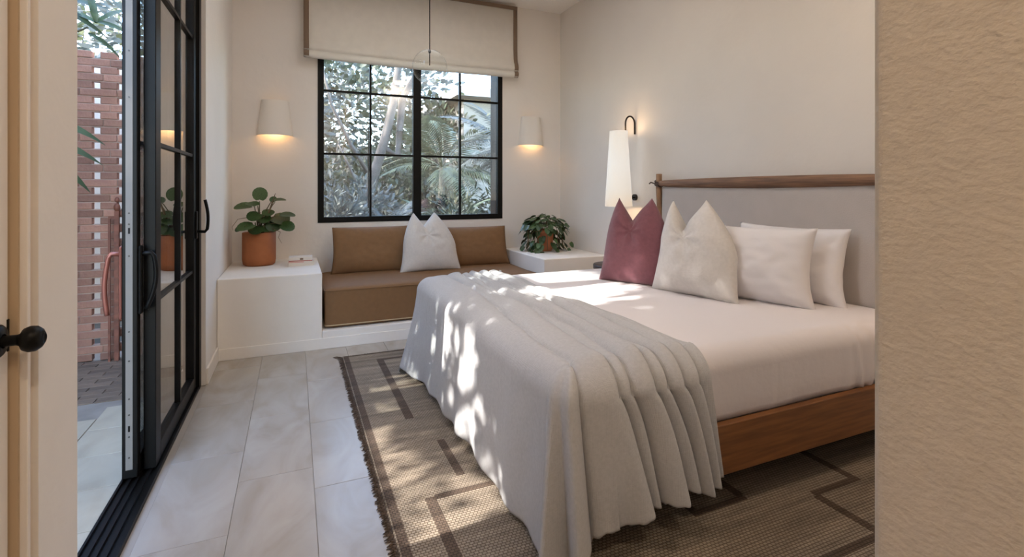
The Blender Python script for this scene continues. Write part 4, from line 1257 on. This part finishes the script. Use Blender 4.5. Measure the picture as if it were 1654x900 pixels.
# cane plant by the patio, its leaves reach into the door opening
cp = thing('cane_plant', (-1.62, 3.85, -0.02), 'dark strap-leaved cane plant reaching in front of the brick screen', 'plant')
def strap_mesh(name, m):
    vs, fs = [], []
    K = 9
    for k in range(K + 1):
        t = k / K; w_ = 0.075 * math.sin(PI * (0.06 + 0.94 * t) ** 0.8) + 0.004
        x = t; z = 0.22 * t - 0.5 * t * t
        vs += [(x, -w_, z + 0.02 * (1 - t)), (x, 0, z), (x, w_, z + 0.02 * (1 - t))]
    for k in range(K):
        b_ = 3 * k
        fs += [(b_, b_ + 1, b_ + 4, b_ + 3), (b_ + 1, b_ + 2, b_ + 5, b_ + 4)]
    me = bpy.data.meshes.new(name); me.from_pydata(vs, [], fs); me.update()
    me.polygons.foreach_set('use_smooth', [True] * len(me.polygons)); me.materials.append(m)
    return me
SM = strap_mesh('leaf', M['strap'])
for (bx, by, bz, tx, ty, tz, s) in [
        (-1.36, 3.78, 2.30, 1, 0.0, 0.25, 0.30), (-1.36, 3.78, 2.30, 0.9, -0.1, -0.30, 0.34), (-1.38, 3.80, 2.30, 0.45, 0.1, 1.0, 0.30), (-1.10, 3.78, 2.21, 1.0, 0, 0.9, 0.22),
        (-1.10, 3.78, 2.21, -0.15, -0.1, 1.0, 0.24), (-1.10, 3.78, 2.21, -0.9, 0.1, 0.5, 0.22), (-1.12, 3.78, 2.22, 0.9, 0, -0.15, 0.24),
        (-1.30, 3.75, 2.20, 0.35, -0.1, -1.0, 0.30), (-1.36, 3.72, 1.62, 0.9, 0.05, -0.25, 0.33), (-1.36, 3.72, 1.50, 1.0, 0, -0.30, 0.32),
        (-1.36, 3.70, 1.42, 0.9, 0.1, -0.65, 0.33), (-1.38, 3.70, 1.36, 0.7, -0.1, -0.9, 0.30), (-1.4, 3.7, 1.8, -0.8, -0.5, 0.3, 0.35), (-1.4, 3.7, 1.6, -0.9, 0.3, 0.1, 0.35), (-1.15, 3.8, 2.15, 0.95, 0.1, -0.55, 0.2)]:
    o = bpy.data.objects.new('leaf', SM); COL.objects.link(o); o.parent = cp
    d = Vector((tx, ty, tz)).normalized(); zz = Vector((0.15, -0.75, 0.65)); zz = (zz - d * zz.dot(d)).normalized(); yy = zz.cross(d)
    o.matrix_local = Matrix.Translation(Vector((bx, by, bz)) - cp.location) @ Matrix((d, yy, zz)).transposed().to_4x4() @ Matrix.Diagonal((s, s * 1.05, s, 1))
for a in (0.0, 0.06, 0.12):
    build('cane', tube(NB(), [(-1.62 + a, 3.85, -0.02), (-1.56 + a, 3.80, 1.0), (-1.46 + a, 3.74, 1.8 + a * 2), (-1.38 + a * 2, 3.78, 2.30 - a)], [0.014, 0.013, 0.011, 0.006], 7), M['stem'], cp, True)

# unseen hedge added to block low sun, and tree that casts the dappled shade
hd = thing('hedge', (-2.9, 2.4, -0.05), 'unseen clipped green hedge added beside the patio to block low sun', 'hedge')
rng = np.random.default_rng(8)
p = rng.random((9000, 3)) * np.array([0.55, 7.0, 2.48]) + np.array([-3.15, -1.0, -0.05])
v, f = leaves(p, 0.05, 0.11, rng); raw('foliage', v, f, M['fol_mid'], hd, kind='stuff')
build('core', B(-3.02, -2.75, -1.0, 5.9, -0.05, 2.32), M['fol_dark'], hd)
st2 = thing('shade_tree', (-3.1, 2.6, -0.05), 'leafy tree leaning over the hedge beside the patio', 'tree')
rng = np.random.default_rng(21)
def dens(y, z):
    """leaf density over the door plane: thick clumps, gaps shaped to place the sun patches indoors"""
    n1 = nz(y * 2.6, z * 2.6, 5.1); n2 = nz(y * 6, z * 6, 1.7)
    d = 0.95
    if 0.55 < z < 1.0 and 1.3 < y < 3.5: d = 0.0 if n1 + 0.35 * n2 > -0.10 else 0.85
    if 1.0 <= z < 1.56: d = 0.9 if not (1.85 < y < 2.85) else (0.02 if n1 * 0.6 + nz(y * 9, z * 5, 3.3) + (0.2 if 1.15 < z < 1.5 else 0) > 0.08 else 0.9)
    if 1.56 <= z < 1.87: d = 0.97 if not (2.35 < y < 2.55 and 1.74 < z < 1.86) else 0.1
    if 1.87 <= z < 2.48: d = 0.97 if not (2.03 < y < 3.2) else (0.0 if n1 + 0.5 * n2 > -0.36 else 0.9)
    if 2.48 <= z: d = 0.95
    return d
pts = []
rr_ = random.Random(4)
while len(pts) < 13000:
    y, z = rr_.uniform(0.9, 5.0), rr_.uniform(0.45, 3.1)
    if rr_.random() < dens(y, z):
        x = -2.5 + rr_.uniform(-0.55, 0.35)
        k = -(x + 0.5)
        pts.append((x, y - SUN_DY * k, z + SUN_TAN * k))
v, f = leaves(pts, 0.075, 0.14, rng, 0.2); raw('foliage', v, f, M['fol_mid'], st2, kind='stuff')
build('trunk', tube(NB(), [(-3.3, 2.9, -0.05), (-3.28, 2.85, 1.2), (-3.2, 2.7, 2.4), (-2.9, 2.6, 3.2), (-2.5, 2.4, 4.0), (-2.3, 2.2, 4.8)], [0.12, 0.10, 0.085, 0.07, 0.05, 0.02], 10), M['bark'], st2, True)
for (p0, p1_, p2_) in (((-3.2, 2.7, 2.4), (-2.8, 1.9, 2.9), (-2.5, 1.0, 3.3)), ((-2.9, 2.6, 3.2), (-2.6, 3.3, 3.4), (-2.4, 4.3, 3.7)), ((-3.2, 2.7, 2.2), (-2.8, 3.4, 2.6), (-2.5, 4.4, 2.7))):
    build('bough', tube(NB(), [p0, p1_, p2_], [0.05, 0.035, 0.015], 7), M['bark'], st2, True)
